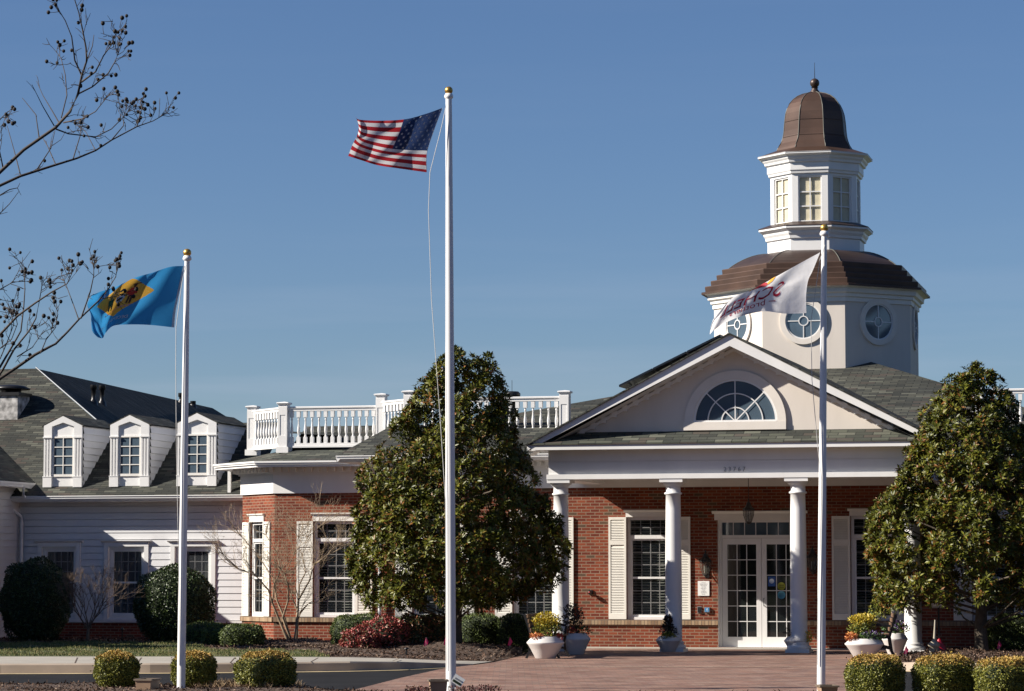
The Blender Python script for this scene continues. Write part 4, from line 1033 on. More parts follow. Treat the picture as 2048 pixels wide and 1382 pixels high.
def blades(name, cells, n, L, W, m, pred, lean=.5):
    P = scatter(cells, n, pred); A = np.stack([rng.normal(0, lean, n), rng.normal(0, lean, n), np.ones(n)], 1)
    Nn = rng.normal(0, 1, (n,3)); return tag(leaf_mesh(name, P, unit(A), unit(Nn), L*(.5+rng.random(n)), W, rng.random(n), m), kind='stuff')
blades('grass', bed_pts['g'], 42000, .05, .008, M['blade'], vis)
def chips(name, cells, n, s, m, pred):
    P = scatter(cells, n, pred); P[:,2] += .004; A = np.stack([rng.normal(0,1,n), rng.normal(0,1,n), rng.normal(.15,.3,n)], 1)
    Nn = np.stack([rng.normal(0,.5,n), rng.normal(0,.5,n), np.ones(n)], 1)
    return tag(leaf_mesh(name, P, unit(A), unit(Nn), s*(.4+rng.random(n)), s*.35, rng.random(n)**1.3, m, fold=.1), kind='stuff')
chips('mulch_chips', bed_pts['m'], 26000, .07, M['chip'], vis)
chips('mulch_chips', bed_pts['r'], 12000, .07, M['chip'], vis)
chips('mulch_chips', bed_pts['f'], 14000, .06, M['chip'], lambda P: vis(P) and P[0].y > 36)
blades('dry_grass', bed_pts['f'], 2600, .09, .008, M['straw'], lambda P: -4.6 < P[0].x < -3.1 and P[0].y > 40.2, .8)
# ================================================================== plants
M['mag'] = attr_leaf('magnolia_leaf', [(0,(.026,.032,.004)),(.40,(.072,.080,.008)),(.62,(.165,.165,.020)),(.76,(.145,.105,.014)),(.86,(.105,.048,.010)),(1,(.21,.085,.020))], .42, .24)
M['box'] = attr_leaf('boxwood_leaf', [(0,(.05,.07,.018)),(.6,(.10,.135,.032)),(1,(.17,.20,.055))], .5, .35)
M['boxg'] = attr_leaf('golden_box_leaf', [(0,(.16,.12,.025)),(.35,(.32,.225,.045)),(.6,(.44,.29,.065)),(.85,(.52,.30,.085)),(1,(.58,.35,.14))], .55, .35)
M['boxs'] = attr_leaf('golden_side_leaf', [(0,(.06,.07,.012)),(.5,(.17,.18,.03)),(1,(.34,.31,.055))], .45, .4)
M['dark'] = attr_leaf('holly_leaf', [(0,(.018,.032,.009)),(.6,(.040,.066,.016)),(1,(.085,.12,.03))], .38, .5)
M['nand'] = attr_leaf('nandina_leaf', [(0,(.13,.018,.016)),(.4,(.28,.045,.04)),(.7,(.40,.10,.08)),(.85,(.10,.13,.03)),(1,(.50,.20,.14))], .45, .5)
M['nandg'] = attr_leaf('nandina_green_leaf', [(0,(.03,.05,.015)),(.45,(.07,.08,.02)),(.7,(.24,.07,.03)),(1,(.34,.16,.05))], .45, .5)
M['bark'] = simple('grey_bark', (.09,.072,.052), .9, var=.35, scale=14, bmp=.5)
M['twig'] = simple('twig_bark', (.15,.105,.075), .85, var=.3, scale=10)
M['myrtle'] = simple('myrtle_bark', (.30,.22,.14), .7, var=.35, scale=8)
M['twig_dk'] = simple('dark_twig', (.055,.042,.035), .85, var=.3, scale=20)
M['pod'] = simple('seed_pod', (.022,.016,.013), .8, var=.3, scale=60)
M['core'] = simple('leaf_shade', (.02,.03,.012), .9, var=.3, scale=10)  # dark green that paints the shade between leaves

def rot_about(v, ax, a): return v*np.cos(a) + np.cross(ax, v)*np.sin(a) + ax*(ax@v)*(1-np.cos(a))
def magnolia(base, prof, label, seed, trunk_r, nclump=150, ros_per=17, axis_x=0.0, ysc=.9):
    """prof: list of (z, left extent, right extent) in metres from the trunk axis"""
    g = np.random.default_rng(seed)
    root = empty('magnolia_tree', base, 0, label, 'tree', 'magnolia trees either side of the portico')
    zs = np.array([p[0] for p in prof]); lf = np.array([p[1] for p in prof]); rt = np.array([p[2] for p in prof])
    def ext(z, a):
        l, r = np.interp(z, zs, lf), np.interp(z, zs, rt); c = (1+np.cos(a))/2; return (l*(1-c) + r*c)*(1-(1-ysc)*np.abs(np.sin(a)))
    C = [(np.array([0.0,0.0,zs[-1]-.16]), .14), (np.array([-.10,.05,zs[-1]-.42]), .20), (np.array([.13,-.05,zs[-1]-.50]), .20), (np.array([.0,.0,zs[-1]-.75]), .28)]
    tries = 0
    while len(C) < nclump and tries < 20000:
        tries += 1
        z = g.uniform(zs[0], zs[-1]); a = g.uniform(0, 2*math.pi); e = ext(z, a)
        if g.random() > e/max(lf.max(), rt.max())+.12: continue
        rr = g.uniform(.14, .34)
        
        if not (zs[0]+rr*.7 < z < zs[-1]-rr*1.25): continue
        e *= min(1.02, .98 + .06*math.sin(a*3+z*2.1+seed) + .04*math.sin(a*5-z*3.3) + g.normal(0,.03)); q = max(.02, e - rr*.6)*(1.0 if g.random() < .78 else g.uniform(.35,.8)); c = np.array([q*math.cos(a), q*math.sin(a), z])
        if any(np.linalg.norm(c-d[0]) < .165 for d in C): continue
        C.append((c, rr))
    P, A, Nn, L, W, rnd = [], [], [], [], [], []
    for c, rr in C:
        tone = g.normal(0, .07)
        for _ in range(ros_per):
            d = unit(g.normal(0,1,3) + np.array([c[0], c[1], .25])*1.1/max(.3, np.linalg.norm(c[:2]))*.9)
            p = c + d*rr*g.uniform(.55, 1.05); p[2] = max(p[2], zs[0]-.05)
            ax = unit(d + np.array([0,0,.55])); k = g.integers(6, 10)
            t = unit(np.cross(ax, g.normal(0,1,3)))
            ph = g.uniform(0, 6.28); young = g.random() < .12
            for i in range(k):
                s = rot_about(t, ax, ph+i*2.4); el = g.uniform(.05, .85)
                la = unit(s*math.cos(el) + ax*math.sin(el)); ln = unit(ax*math.cos(el) - s*math.sin(el) + g.normal(0,.15,3))
                P.append(p + s*.012); A.append(la); Nn.append(ln); l = g.uniform(.075, .128); L.append(l); W.append(l*g.uniform(.31,.40))
                base_r = g.beta(2,2.2)*.74
                rnd.append(np.clip((g.uniform(.80,1) if g.random() < (.40 if young else .09) else base_r+tone), 0, 1))
    leaf_mesh('crown', np.array(P), np.array(A), np.array(Nn), np.array(L), np.array(W), rnd, M['mag'], root, fold=.16)
    mb = MB(); zt_ = zs[-1]-.5
    mb.tube([(0,0,-.1),(0.01,0,.1),(.0,.0,.45),(.02,.02,.9),(.0,0,1.8),(.03,.02,3.0),(0,0,zt_)], [trunk_r*1.45,trunk_r*1.12,trunk_r,trunk_r*.92,trunk_r*.7,trunk_r*.4,.015], 12)
    mb.build('trunk', M['bark'], root)
    mb = MB()
    for c, rr in C[::9]:
        z0 = max(.5, c[2]-.35-.25*np.linalg.norm(c[:2])); s = np.array([0,0,z0]); m = (s+c)/2 + g.normal(0,.06,3) - np.array([0,0,.08])
        mb.tube([tuple(s), tuple(m), tuple(c)], [.028,.018,.008], 5)
    mb.build('branches', M['bark'], root)
    return root
s_ = F/58.5
def prof_from(rows, px0, y0, Y, zlo):
    out = []
    for y, l, r in rows:
        z = at(px0, y, Y).z - zlo; k = Y/F; out.append((z, max(.02,(px0-l)*k), max(.02,(r-px0)*k)))
    return sorted(out)
rowsL = [(693,925,955),(715,900,972),(745,870,1000),(775,845,1005),(815,822,1012),(850,795,1035),(900,763,1052),(950,725,1078),(1000,716,1088),(1050,714,1118),(1100,700,1140),(1140,702,1125),(1180,716,1075),(1205,750,1000),(1222,790,940)]
TL_ = at(912, 1291, 58.5); zl = .12; TL_ = Vector((TL_.x, TL_.y, zl))
magnolia(TL_, prof_from(rowsL, 915, 0, 58.5, zl), 'cone-shaped magnolia with bronze-tinged glossy leaves behind the tallest flagpole', 3, .115, nclump=430, ros_per=25)
rowsR = [(718,1935,1965),(745,1912,1990),(785,1885,2015),(830,1850,2035),(870,1842,2060),(910,1815,2085),(960,1795,2110),(1010,1752,2140),(1060,1738,2160),(1110,1736,2175),(1160,1732,2175),(1195,1745,2150),(1215,1800,2100)]
TR_ = at(1962, 1296, 58.0); TR_ = Vector((TR_.x, TR_.y, .02))
magnolia(TR_, prof_from(rowsR, 1957, 0, 58.0, .08), 'magnolia cut by the right edge, its trunk in mulch beside a green hedge', 5, .125, nclump=430, ros_per=25)

def clipped(name, base, dims, label, cat, group, mats, n, leaf, e=2.6, seed=1, split=None, noise=.05, core=True, rz=0.0):
    """clipped shrub: superellipsoid of half-sizes dims standing on base; mats: one material or (top, side)"""
    g = np.random.default_rng(seed); a, b, c = dims
    root = empty(name, base, rz, label, cat, group)
    d = unit(g.normal(0,1,(n,3))); k = (np.abs(d[:,0])**e + np.abs(d[:,1])**e + np.abs(d[:,2])**e)**(-1/e)
    Pn = d*k[:,None]; Pn[:,2] = np.maximum(Pn[:,2], -.97)
    q = np.sign(d)*np.abs(Pn)**(e-1); nn = unit(q/np.array(dims))
    lump = 1 + noise*(np.sin(Pn[:,0]*7+seed)*np.sin(Pn[:,1]*6+2)+np.sin(Pn[:,2]*8+Pn[:,0]*5+seed)*.7) * 1.0
    P = Pn*np.array(dims)*lump[:,None]*(1 - np.abs(g.normal(0,.045,n)))[:,None]; P[:,2] += c*.98
    A = unit(nn*g.uniform(.1,1.0,(n,1)) + g.normal(0,.65,(n,3))); Nn = unit(nn + g.normal(0,.55,(n,3)))
    L = leaf*g.uniform(.6,1.4,n); rnd = np.clip(g.beta(2,2,n) + .0, 0, 1)
    st = g.random(n) < .012; P[st] += nn[st]*g.uniform(.01,.055,(int(st.sum()),1))
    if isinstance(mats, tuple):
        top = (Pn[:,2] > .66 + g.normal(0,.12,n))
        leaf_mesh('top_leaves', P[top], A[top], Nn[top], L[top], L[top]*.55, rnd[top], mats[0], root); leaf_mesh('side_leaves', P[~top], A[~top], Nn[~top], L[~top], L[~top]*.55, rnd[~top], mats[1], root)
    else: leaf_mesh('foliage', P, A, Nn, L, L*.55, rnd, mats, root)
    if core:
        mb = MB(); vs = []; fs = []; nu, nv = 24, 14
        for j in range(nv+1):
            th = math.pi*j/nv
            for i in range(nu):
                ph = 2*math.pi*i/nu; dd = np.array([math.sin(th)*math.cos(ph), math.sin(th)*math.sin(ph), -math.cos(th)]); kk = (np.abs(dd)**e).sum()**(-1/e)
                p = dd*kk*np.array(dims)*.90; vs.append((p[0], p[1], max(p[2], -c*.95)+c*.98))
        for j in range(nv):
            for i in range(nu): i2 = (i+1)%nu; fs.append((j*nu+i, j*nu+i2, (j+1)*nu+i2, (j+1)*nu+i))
        mb.add(vs, fs, True); mb.build('shade_core', M['core'], root)  # closed dark shell standing in for shade inside the shrub, no real branches
    return root
def clip_px(name, x0, x1, y0, y1, Y, depth, *a, z0=None, **k):
    """a shrub seen from x0 to x1, top y0, standing at distance Y"""
    c = at((x0+x1)/2, y1, Y); t = at((x0+x1)/2, y0, Y).z; zb = c.z if z0 is None else z0
    return clipped(name, Vector((c.x, c.y, zb)), ((x1-x0)/2*Y/F, depth, (t-zb)/2), *a, **k)
GB = 'golden clipped ball shrubs in the front bed'
balls = [(191,275,1303,41.0,'golden ball shrub farthest left in the front bed, beside a tan floodlight box'),(345,430,1303,41.0,'golden ball shrub directly behind the left flagpole with the blue flag'),(473,588,1302,40.6,'wide golden ball shrub standing alone between the left and tallest flagpoles'),
         (1698,1803,1310,38.0,'golden ball shrub just right of the white-flag pole, in front of the big planter'),(1832,1945,1311,38.0,'golden ball shrub in front of the right mulch bed, middle of three'),(1956,2075,1316,37.6,'golden ball shrub cut off by the right edge of the photo')]
for i, (x0, x1, y0, Y, lab) in enumerate(balls):
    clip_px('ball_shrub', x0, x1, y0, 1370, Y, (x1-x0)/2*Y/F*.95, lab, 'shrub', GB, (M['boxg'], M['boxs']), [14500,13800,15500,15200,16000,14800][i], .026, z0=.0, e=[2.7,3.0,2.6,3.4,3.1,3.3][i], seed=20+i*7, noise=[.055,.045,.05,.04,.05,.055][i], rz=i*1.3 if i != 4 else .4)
# big round bushes and hedges by the walls
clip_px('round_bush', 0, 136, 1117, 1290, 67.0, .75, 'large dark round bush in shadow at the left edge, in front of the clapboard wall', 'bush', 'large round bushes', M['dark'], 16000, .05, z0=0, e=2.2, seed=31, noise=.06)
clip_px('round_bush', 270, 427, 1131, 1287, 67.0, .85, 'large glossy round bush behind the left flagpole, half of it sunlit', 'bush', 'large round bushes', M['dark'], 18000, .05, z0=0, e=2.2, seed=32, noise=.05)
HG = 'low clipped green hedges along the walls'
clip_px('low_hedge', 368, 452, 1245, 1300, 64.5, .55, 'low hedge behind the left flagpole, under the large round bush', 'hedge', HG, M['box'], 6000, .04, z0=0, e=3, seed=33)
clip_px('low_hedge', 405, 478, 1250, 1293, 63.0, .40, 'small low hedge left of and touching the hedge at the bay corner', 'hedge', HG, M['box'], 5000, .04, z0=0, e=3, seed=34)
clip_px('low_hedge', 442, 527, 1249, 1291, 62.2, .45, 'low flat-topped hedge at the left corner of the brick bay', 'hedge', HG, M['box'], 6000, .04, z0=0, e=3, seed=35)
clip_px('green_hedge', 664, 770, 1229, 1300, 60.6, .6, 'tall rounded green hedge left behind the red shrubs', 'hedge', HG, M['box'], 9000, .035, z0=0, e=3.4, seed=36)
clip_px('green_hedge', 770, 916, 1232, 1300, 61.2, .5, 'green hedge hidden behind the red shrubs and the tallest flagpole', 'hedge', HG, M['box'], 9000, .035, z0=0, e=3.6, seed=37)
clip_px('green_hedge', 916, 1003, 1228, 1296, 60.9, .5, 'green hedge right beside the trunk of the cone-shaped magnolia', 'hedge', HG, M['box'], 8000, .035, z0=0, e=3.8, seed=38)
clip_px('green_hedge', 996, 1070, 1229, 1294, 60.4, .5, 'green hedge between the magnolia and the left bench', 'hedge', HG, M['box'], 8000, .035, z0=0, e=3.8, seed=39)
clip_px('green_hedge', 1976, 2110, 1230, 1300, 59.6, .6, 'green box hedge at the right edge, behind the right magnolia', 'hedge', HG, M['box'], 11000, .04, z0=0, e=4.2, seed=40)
def loose(name, x0, x1, y0, Y, depth, lab, m, n, leaf, seed, core=True, cat='shrub', group=None, z0=.05, e=2.2):
    return clip_px(name, x0, x1, y0, 1300, Y, depth, lab, cat, group, m, n, leaf, z0=z0, e=e, seed=seed, noise=.13, core=core)
RG = 'red shrubs in the mulch bed'
loose('nandina_shrub', 684, 758, 1256, 57.2, .40, 'small bright red shrub at the left end of the red row', M['nand'], 3400, .05, 51, group=RG)
loose('nandina_shrub', 728, 815, 1232, 57.8, .45, 'taller red shrub beside the small bright red one', M['nand'], 4200, .05, 52, group=RG)
loose('nandina_shrub', 790, 862, 1229, 58.2, .45, 'dark red-green shrub in the middle of the red row, behind a pink marker flag', M['nandg'], 3600, .05, 53, group=RG)
loose('nandina_shrub', 838, 905, 1230, 58.6, .45, 'orange-topped green shrub just left of the tallest flagpole', M['nandg'], 3600, .05, 54, group=RG)

# ---- bare shrubs
def grow(mb, p, d, r, length, depth, g, spread=.45, up=.12, seg=4, kids=3, tips=None, shrink=.68, n=4, wig=.10):
    pts = [tuple(p)]; rs = [r]; q = Vector(p); dd = Vector(d).normalized()
    for i in range(seg):
        dd = (dd + Vector(g.normal(0, wig, 3)) + Vector((0,0,up*.3))).normalized(); q = q + dd*(length/seg); pts.append(tuple(q)); rs.append(max(.0022, r*(1-.45*(i+1)/seg)))
        if depth > 0 and i >= 1:
            for _ in range(kids if i == seg-1 else g.integers(0, 2)):
                nd = (dd + Vector(g.normal(0, spread, 3))).normalized(); nd.z += up; grow(mb, q, nd, rs[-1]*.8, length*shrink*g.uniform(.75,1.15), depth-1, g, spread, up, max(2, seg-1), kids, tips, shrink, n, wig)
    mb.tube(pts, rs, n)
    if depth == 0 and tips is not None: tips.append((q, dd))
g = np.random.default_rng(5)
bb = at(176, 1278, 66.0); root = empty('bare_shrub', Vector((bb.x, bb.y, 0)), 0, 'leafless twiggy shrub in front of the clapboard wall, between the two round bushes', 'shrub')
mb = MB(); mb.tube([(0,0,-.05),(0.0,0,.25),(.01,0,.42)], [.05,.04,.035], 7)
for k in range(8):
    a = k*.79; grow(mb, (0.0,0,.36), (math.cos(a)*.6, math.sin(a)*.6, .9), .018, .60, 4, g, spread=.34, up=.14, kids=3, shrink=.66)
mb.build('branches', M['twig'], root)
bb = at(580, 1287, 64.6); root = empty('crape_myrtle', Vector((bb.x, bb.y, .05)), 0, 'small leafless multi-stemmed tree in front of the brick bay windows', 'tree')
mb = MB(); k_ = 64.6/F
def bx(px, py, dy=0): p = at(px, py, 64.6); return (p.x-bb.x, dy, p.z-.05)
stems = [([(578,1286),(563,1250),(545,1205),(538,1180),(512,1150),(480,1138),(450,1110)],[.045,.03,.024,.02,.016,.012,.007],-.3),
         ([(582,1286),(570,1240),(553,1200),(548,1170),(560,1140),(552,1105),(530,1070)],[.045,.03,.022,.02,.015,.010,.006],.25),
         ([(584,1286),(566,1235),(578,1200),(578,1170),(572,1150),(590,1110),(600,1075)],[.04,.028,.022,.018,.013,.009,.005],-.5),
         ([(590,1286),(594,1250),(600,1225),(615,1208)],[.05,.038,.026,.012],.15),
         ([(592,1284),(595,1230),(597,1200),(620,1160),(628,1130),(655,1110),(668,1095)],[.045,.036,.026,.02,.015,.010,.006],-.15),
         ([(597,1205),(598,1170),(610,1145),(603,1110),(612,1075),(640,1050)],[.024,.018,.014,.011,.008,.005],.4),
         ([(595,1222),(582,1190),(575,1165),(565,1150)],[.02,.014,.010,.006],.1),
         ([(545,1205),(548,1160),(520,1120),(500,1095),(478,1070)],[.02,.014,.011,.008,.005],.5)]
for pts, rs, dy in stems:
    n_ = len(pts); P3 = [bx(x, y, dy*(i/(n_-1))) for i, (x, y) in enumerate(pts)]; mb.tube(P3, rs, 6)
    for i in range(2, n_):
        for _ in range(6 if i > 3 else 3):
            d = (Vector(P3[i])-Vector(P3[i-1])).normalized() + Vector(g.normal(0,.5,3)); d.z = abs(d.z)*.6+.2
            grow(mb, P3[i], d, .007, g.uniform(.30,.48), 3, g, spread=.42, up=.12, kids=2, shrink=.62)
mb.build('branches', M['myrtle'], root)

# ---- the tree of the upper left corner: crape myrtle branches with seed pods
D0 = 10.2; root = empty('crape_myrtle', Vector((at(-330,1150,D0).x, D0, 0)), 0, 'leafless tree reaching in from the left edge, branches dotted with dark round seed pods', 'tree')
ro = root.location
g = np.random.default_rng(9)
mb = MB(); pods = MB(); lx, ly = [0.], [0.]
def W3(px, py, dd): p = at(px, py, D0+dd); return Vector((p.x-ro.x, p.y-ro.y, p.z))
def twiglet(p, d, L, lvl, pod=True):
    d = d.normalized(); m = p + d*L*.5 + Vector(g.normal(0, L*.05, 3)); e = p + d*L + Vector(g.normal(0, L*.07, 3))
    mb.tube([tuple(p), tuple(m), tuple(e)], [.0013,.0010,.0007], 4)
    if lvl > 0:
        for _ in range(g.integers(1, 4)):
            q = p.lerp(e, g.uniform(.35, 1)); twiglet(q, d*.9 + Vector(g.normal(0,.6,3)), L*g.uniform(.4,.65), lvl-1, pod)
    elif pod and g.random() < .42:
        r = g.uniform(.0055,.0078); pods.ball(tuple(e), r, 7, 5, (1,1,1.1))
T1 = lambda L: [(x/3.14, y/3.14) for x, y in L]
T2 = lambda L: [(x/4.32, 440+y/4.32) for x, y in L]
limbs = [ (T1([(-300,1320),(-120,1180),(0,1080),(150,940),(350,800),(440,700),(490,590),(512,480),(545,380),(540,300),(515,170),(495,80),(460,-30)]), .013, .0022, -.1, 1),
 (T1([(-400,1330),(-150,1230),(0,1165),(130,1105),(350,1035),(480,995),(600,945),(700,880),(860,795),(960,760),(1040,715)]), .012, .0016, .35, 1),
 (T1([(350,810),(430,840),(600,860),(700,810),(790,720),(815,680)]), .005, .0014, .2, 1), (T1([(400,770),(520,745),(600,700),(680,600)]), .005, .0014, -.3, 1),
 (T1([(512,515),(600,450),(650,350),(700,280),(740,190)]), .006, .0015, -.2, 2), (T1([(490,590),(580,545),(680,460),(720,390),(745,330)]), .006, .0015, .1, 2),
 (T1([(370,770),(330,700),(270,600),(230,510)]), .004, .0012, .2, 0), (T1([(340,790),(270,670),(200,530)]), .004, .0012, -.2, 0), (T1([(245,860),(225,720),(140,615)]), .004, .0012, .1, 0),
 (T1([(385,740),(420,600),(410,470),(385,370),(355,325)]), .004, .0013, .3, 1), (T1([(545,380),(580,290),(590,220)]), .004, .0013, .1, 0), (T1([(512,470),(470,380),(450,230),(410,130),(355,40)]), .006, .0014, -.1, 1),
 (T1([(860,795),(890,680),(880,630)]), .004, .0013, .3, 2), (T1([(700,880),(775,790),(780,710)]), .004, .0013, .2, 2), (T1([(460,995),(510,830),(500,790)]), .004, .0013, .4, 1), (T1([(600,945),(540,830),(510,800)]), .003, .0013, .35, 0),
 (T1([(235,1060),(320,930),(345,820)]), .004, .0014, .2, 0), (T1([(350,1035),(300,920),(260,850)]), .004, .0014, .3, 0), (T1([(130,1105),(90,950),(45,790)]), .004, .0013, .3, 0), (T1([(20,1060),(0,960),(-40,800)]), .005, .0013, -.1, 1),
 (T1([(-40,1250),(60,1190),(110,1180),(125,1150)]), .004, .0012, .2, 0), (T1([(-60,1360),(0,1340),(60,1280),(120,1200)]), .004, .0012, .2, 0), (T1([(-200,900),(-80,830),(10,740),(50,700)]), .006, .0014, -.3, 1),
 (T2([(-500,1700),(-200,1500),(0,1370),(150,1270),(300,1165),(420,1100),(480,1070),(580,970),(680,860),(850,700),(940,590),(1000,490),(1010,430)]), .013, .0016, .1, 1),
 (T2([(680,860),(630,720),(570,560),(540,500)]), .004, .0013, .2, 1), (T2([(700,850),(780,620),(810,480),(810,380)]), .005, .0014, .0, 1), (T2([(-300,1250),(0,990),(150,830),(300,720),(450,620),(580,550),(630,440)]), .009, .0015, -.3, 1),
 (T2([(-200,1500),(0,1270),(100,1100),(180,960),(205,750),(215,600),(210,400)]), .008, .0015, .3, 1), (T2([(-150,1550),(20,1300),(120,1120),(250,960),(310,850),(340,700),(375,490)]), .008, .0015, -.1, 1),
 (T2([(350,1150),(400,1030),(480,930),(500,780)]), .004, .0013, .2, 1), (T2([(150,1180),(280,1100),(380,950)]), .004, .0013, .3, 1), (T2([(-100,1150),(0,1110),(100,1030),(150,900),(110,700)]), .004, .0014, -.2, 1), (T2([(-150,700),(0,600),(70,560),(120,530)]), .005, .0013, .1, 1),
 (T2([(0,1200),(60,1060),(120,900),(85,760)]), .004, .0013, .1, 1), (T2([(880,680),(1000,660),(1050,640)]), .003, .0012, .1, 1)]
for pts, r0, r1, dd, lv in limbs:
    n_ = len(pts); P3 = [W3(x, y, dd*(i/(n_-1)) + g.normal(0,.012)) for i, (x, y) in enumerate(pts)]
    r0 *= .58; r1 *= .8
    mb.tube([tuple(p) for p in P3], [r0+(r1-r0)*i/(n_-1) for i in range(n_)], 6)
    for i in range(1, n_):
        seg = P3[i]-P3[i-1]
        if pts[i][0] < -30 or r0+(r1-r0)*i/(n_-1) > .0058: continue
        for _ in range(g.integers(0, 2+lv)):
            p = P3[i-1].lerp(P3[i], g.random()); twiglet(p, seg.normalized()*1.0 + Vector(g.normal(0,.5,3)), g.uniform(.035,.085), 1 if lv else 0, lv > 0)
    if lv:
        for _ in range(3+2*lv): twiglet(P3[-1].lerp(P3[-2], g.random()*.7), (P3[-1]-P3[-2]).normalized() + Vector(g.normal(0,.5,3)), g.uniform(.04,.08), 1)
mb.tube([tuple(W3(-95,376,0)), tuple(W3(-200,560,0)), tuple(W3(-300,800,0)), tuple(W3(-330,1250,0)), (0,0,-.05)], [.0095,.024,.04,.06,.08], 8)
mb.tube([tuple(W3(-128,424,0)), tuple(W3(-210,560,0)), tuple(W3(-300,800,0))], [.009,.018,.03], 8)
mb.tube([tuple(W3(-115,833,0)), tuple(W3(-260,950,0)), tuple(W3(-328,1200,0))], [.009,.022,.04], 8)
mb.tube([tuple(W3(-48,787,0)), tuple(W3(-170,900,0)), tuple(W3(-300,1100,0))], [.008,.016,.03], 8)
mb.build('branches', M['twig_dk'], root); tag(pods.build('seed_pods', M['pod'], root), kind='stuff')
# ---- conifers just outside the left edge: they shade the lawn
for (cx_, cy_, hh_, rad_, lab_) in ((-17.6,57.6,8.6,2.5,'conical evergreen just outside the left edge, nearest of three'),(-17.2,61.6,8.4,2.6,'conical evergreen just outside the left edge, middle of three'),(-17.8,65.4,7.2,2.3,'conical evergreen just outside the left edge, farthest of three')):
    g = np.random.default_rng(int(cy_*10)); root = empty('spruce_tree', (cx_, cy_, 0), 0, lab_, 'tree', 'conifers outside the left edge')
    n = 9000; hh = g.random(n)**1.25; a_ = g.uniform(0, 6.283, n); rr = (1-hh)**.75*rad_*np.sqrt(g.random(n)*.6+.4)+.08
    P = np.stack([rr*np.cos(a_), rr*np.sin(a_), .3+hh*(hh_-.4)], 1)
    leaf_mesh('crown', P, unit(P*np.array([1,1,0])+g.normal(0,.5,(n,3))+np.array([0,0,.2])), unit(g.normal(0,.5,(n,3))+np.array([0,0,1])), .42, .18, g.random(n), M['dark'], root)
    mb = MB(); mb.tube([(0,0,-.1),(0,0,hh_-.6)], [.15,.02], 8); mb.build('trunk', M['bark'], root)
# ---- woodland across the road behind and beside the viewer (only its reflection shows in the panes)
g = np.random.default_rng(77); n = 40000
X = g.uniform(-130, 130, n); hgt = 11+3*np.sin(X*.13)+2*np.sin(X*.41+1)+g.normal(0,1,n); Z = g.random(n)**.8*hgt; Y = -48-6*np.sin(X*.05)+g.normal(0,2.5,n)
sd_ = g.random(n) < .45; X2 = np.where(g.random(n) < .5, -78+g.normal(0,2.5,n), 82+g.normal(0,2.5,n)); Y2 = g.uniform(-50, 120, n)  # unseen tree belts left and right, added to block low sky light
Z = np.where(sd_, Z*1.25, Z*1.15); X = np.where(sd_, X2, X); Y = np.where(sd_, Y2, Y)
P = np.stack([X,Y,Z],1)
M['wood'] = attr_leaf('woodland_leaf', [(0,(.03,.03,.02)),(.6,(.06,.055,.035)),(1,(.10,.085,.06))], .9, .1)
tag(leaf_mesh('woodland', P, unit(g.normal(0,1,(n,3))), unit(g.normal(0,1,(n,3))+np.array([0,1.0,0])), 2.0, 1.5, g.random(n), M['wood']), kind='stuff')
# ================================================================== poles, flags, planters, benches, lamps
def flagpole(px_b, px_t, y_ball, Y, r, label, rope):
    base = at(px_b, 1380, Y); base.z = 0; top = at(px_t, y_ball, Y); H = top.z; dx = top.x-base.x
    root = empty('flagpole', base, 0, label, 'flagpole', 'white flagpoles in the front bed')
    rb = 6.5*Y/F; zt_ = H-rb-.05
    def c(z): return (dx*z/H, 0, z)
    mb = MB(); mb.tube([c(-.1), c(.5), c(zt_*.35), c(zt_*.7), c(zt_)], [r, r*.99, r*.93, r*.80, r*.62], 24)
    mb.build('pole', M['pole'], root)
    k = Y/F
    mb = MB(); mb.lathe([(r*.66,zt_-.02),(9*k,zt_+.0),(9*k,zt_+.02),(7*k,zt_+.05),(2*k,zt_+.065),(1.2*k,zt_+.12)], c(zt_)[0], 0, n=20); mb.build('truck', M['pole'], root)
    mb = MB(); mb.ball((dx, 0, H), 8.2*k, 20, 12); mb.build('gold_ball', M['gold'], root)
    mb = MB(); P = [at(x, y, Y-.06)-base for x, y in rope]; mb.tube([tuple(p) for p in P], .0045, 5); mb.build('halyard', simple('rope', (.55,.54,.52), .8), root)
    return root, base
flagpole(362, 374.5, 505.5, 40.0, .058, 'flagpole of medium height at left, flying the blue flag', [(372,530),(364,565),(352,655),(351.5,740),(353,900),(358,1150),(358,1330)])
flagpole(902, 897.5, 181, 38.5, .068, 'tallest flagpole, in the middle, flying the stars and stripes', [(893,208),(884,250),(860,345),(857,420),(863,600),(880,830),(891,1000),(893,1340)])
flagpole(1642, 1648.5, 456, 39.3, .058, 'flagpole at right in front of the portico, flying the white flag', [(1650,490),(1640,520),(1622,640),(1624,760),(1636,900),(1643,960),(1640,1100),(1636,1200),(1635,1330)])
mb = MB(); p0 = at(1633, 1195, 39.2)

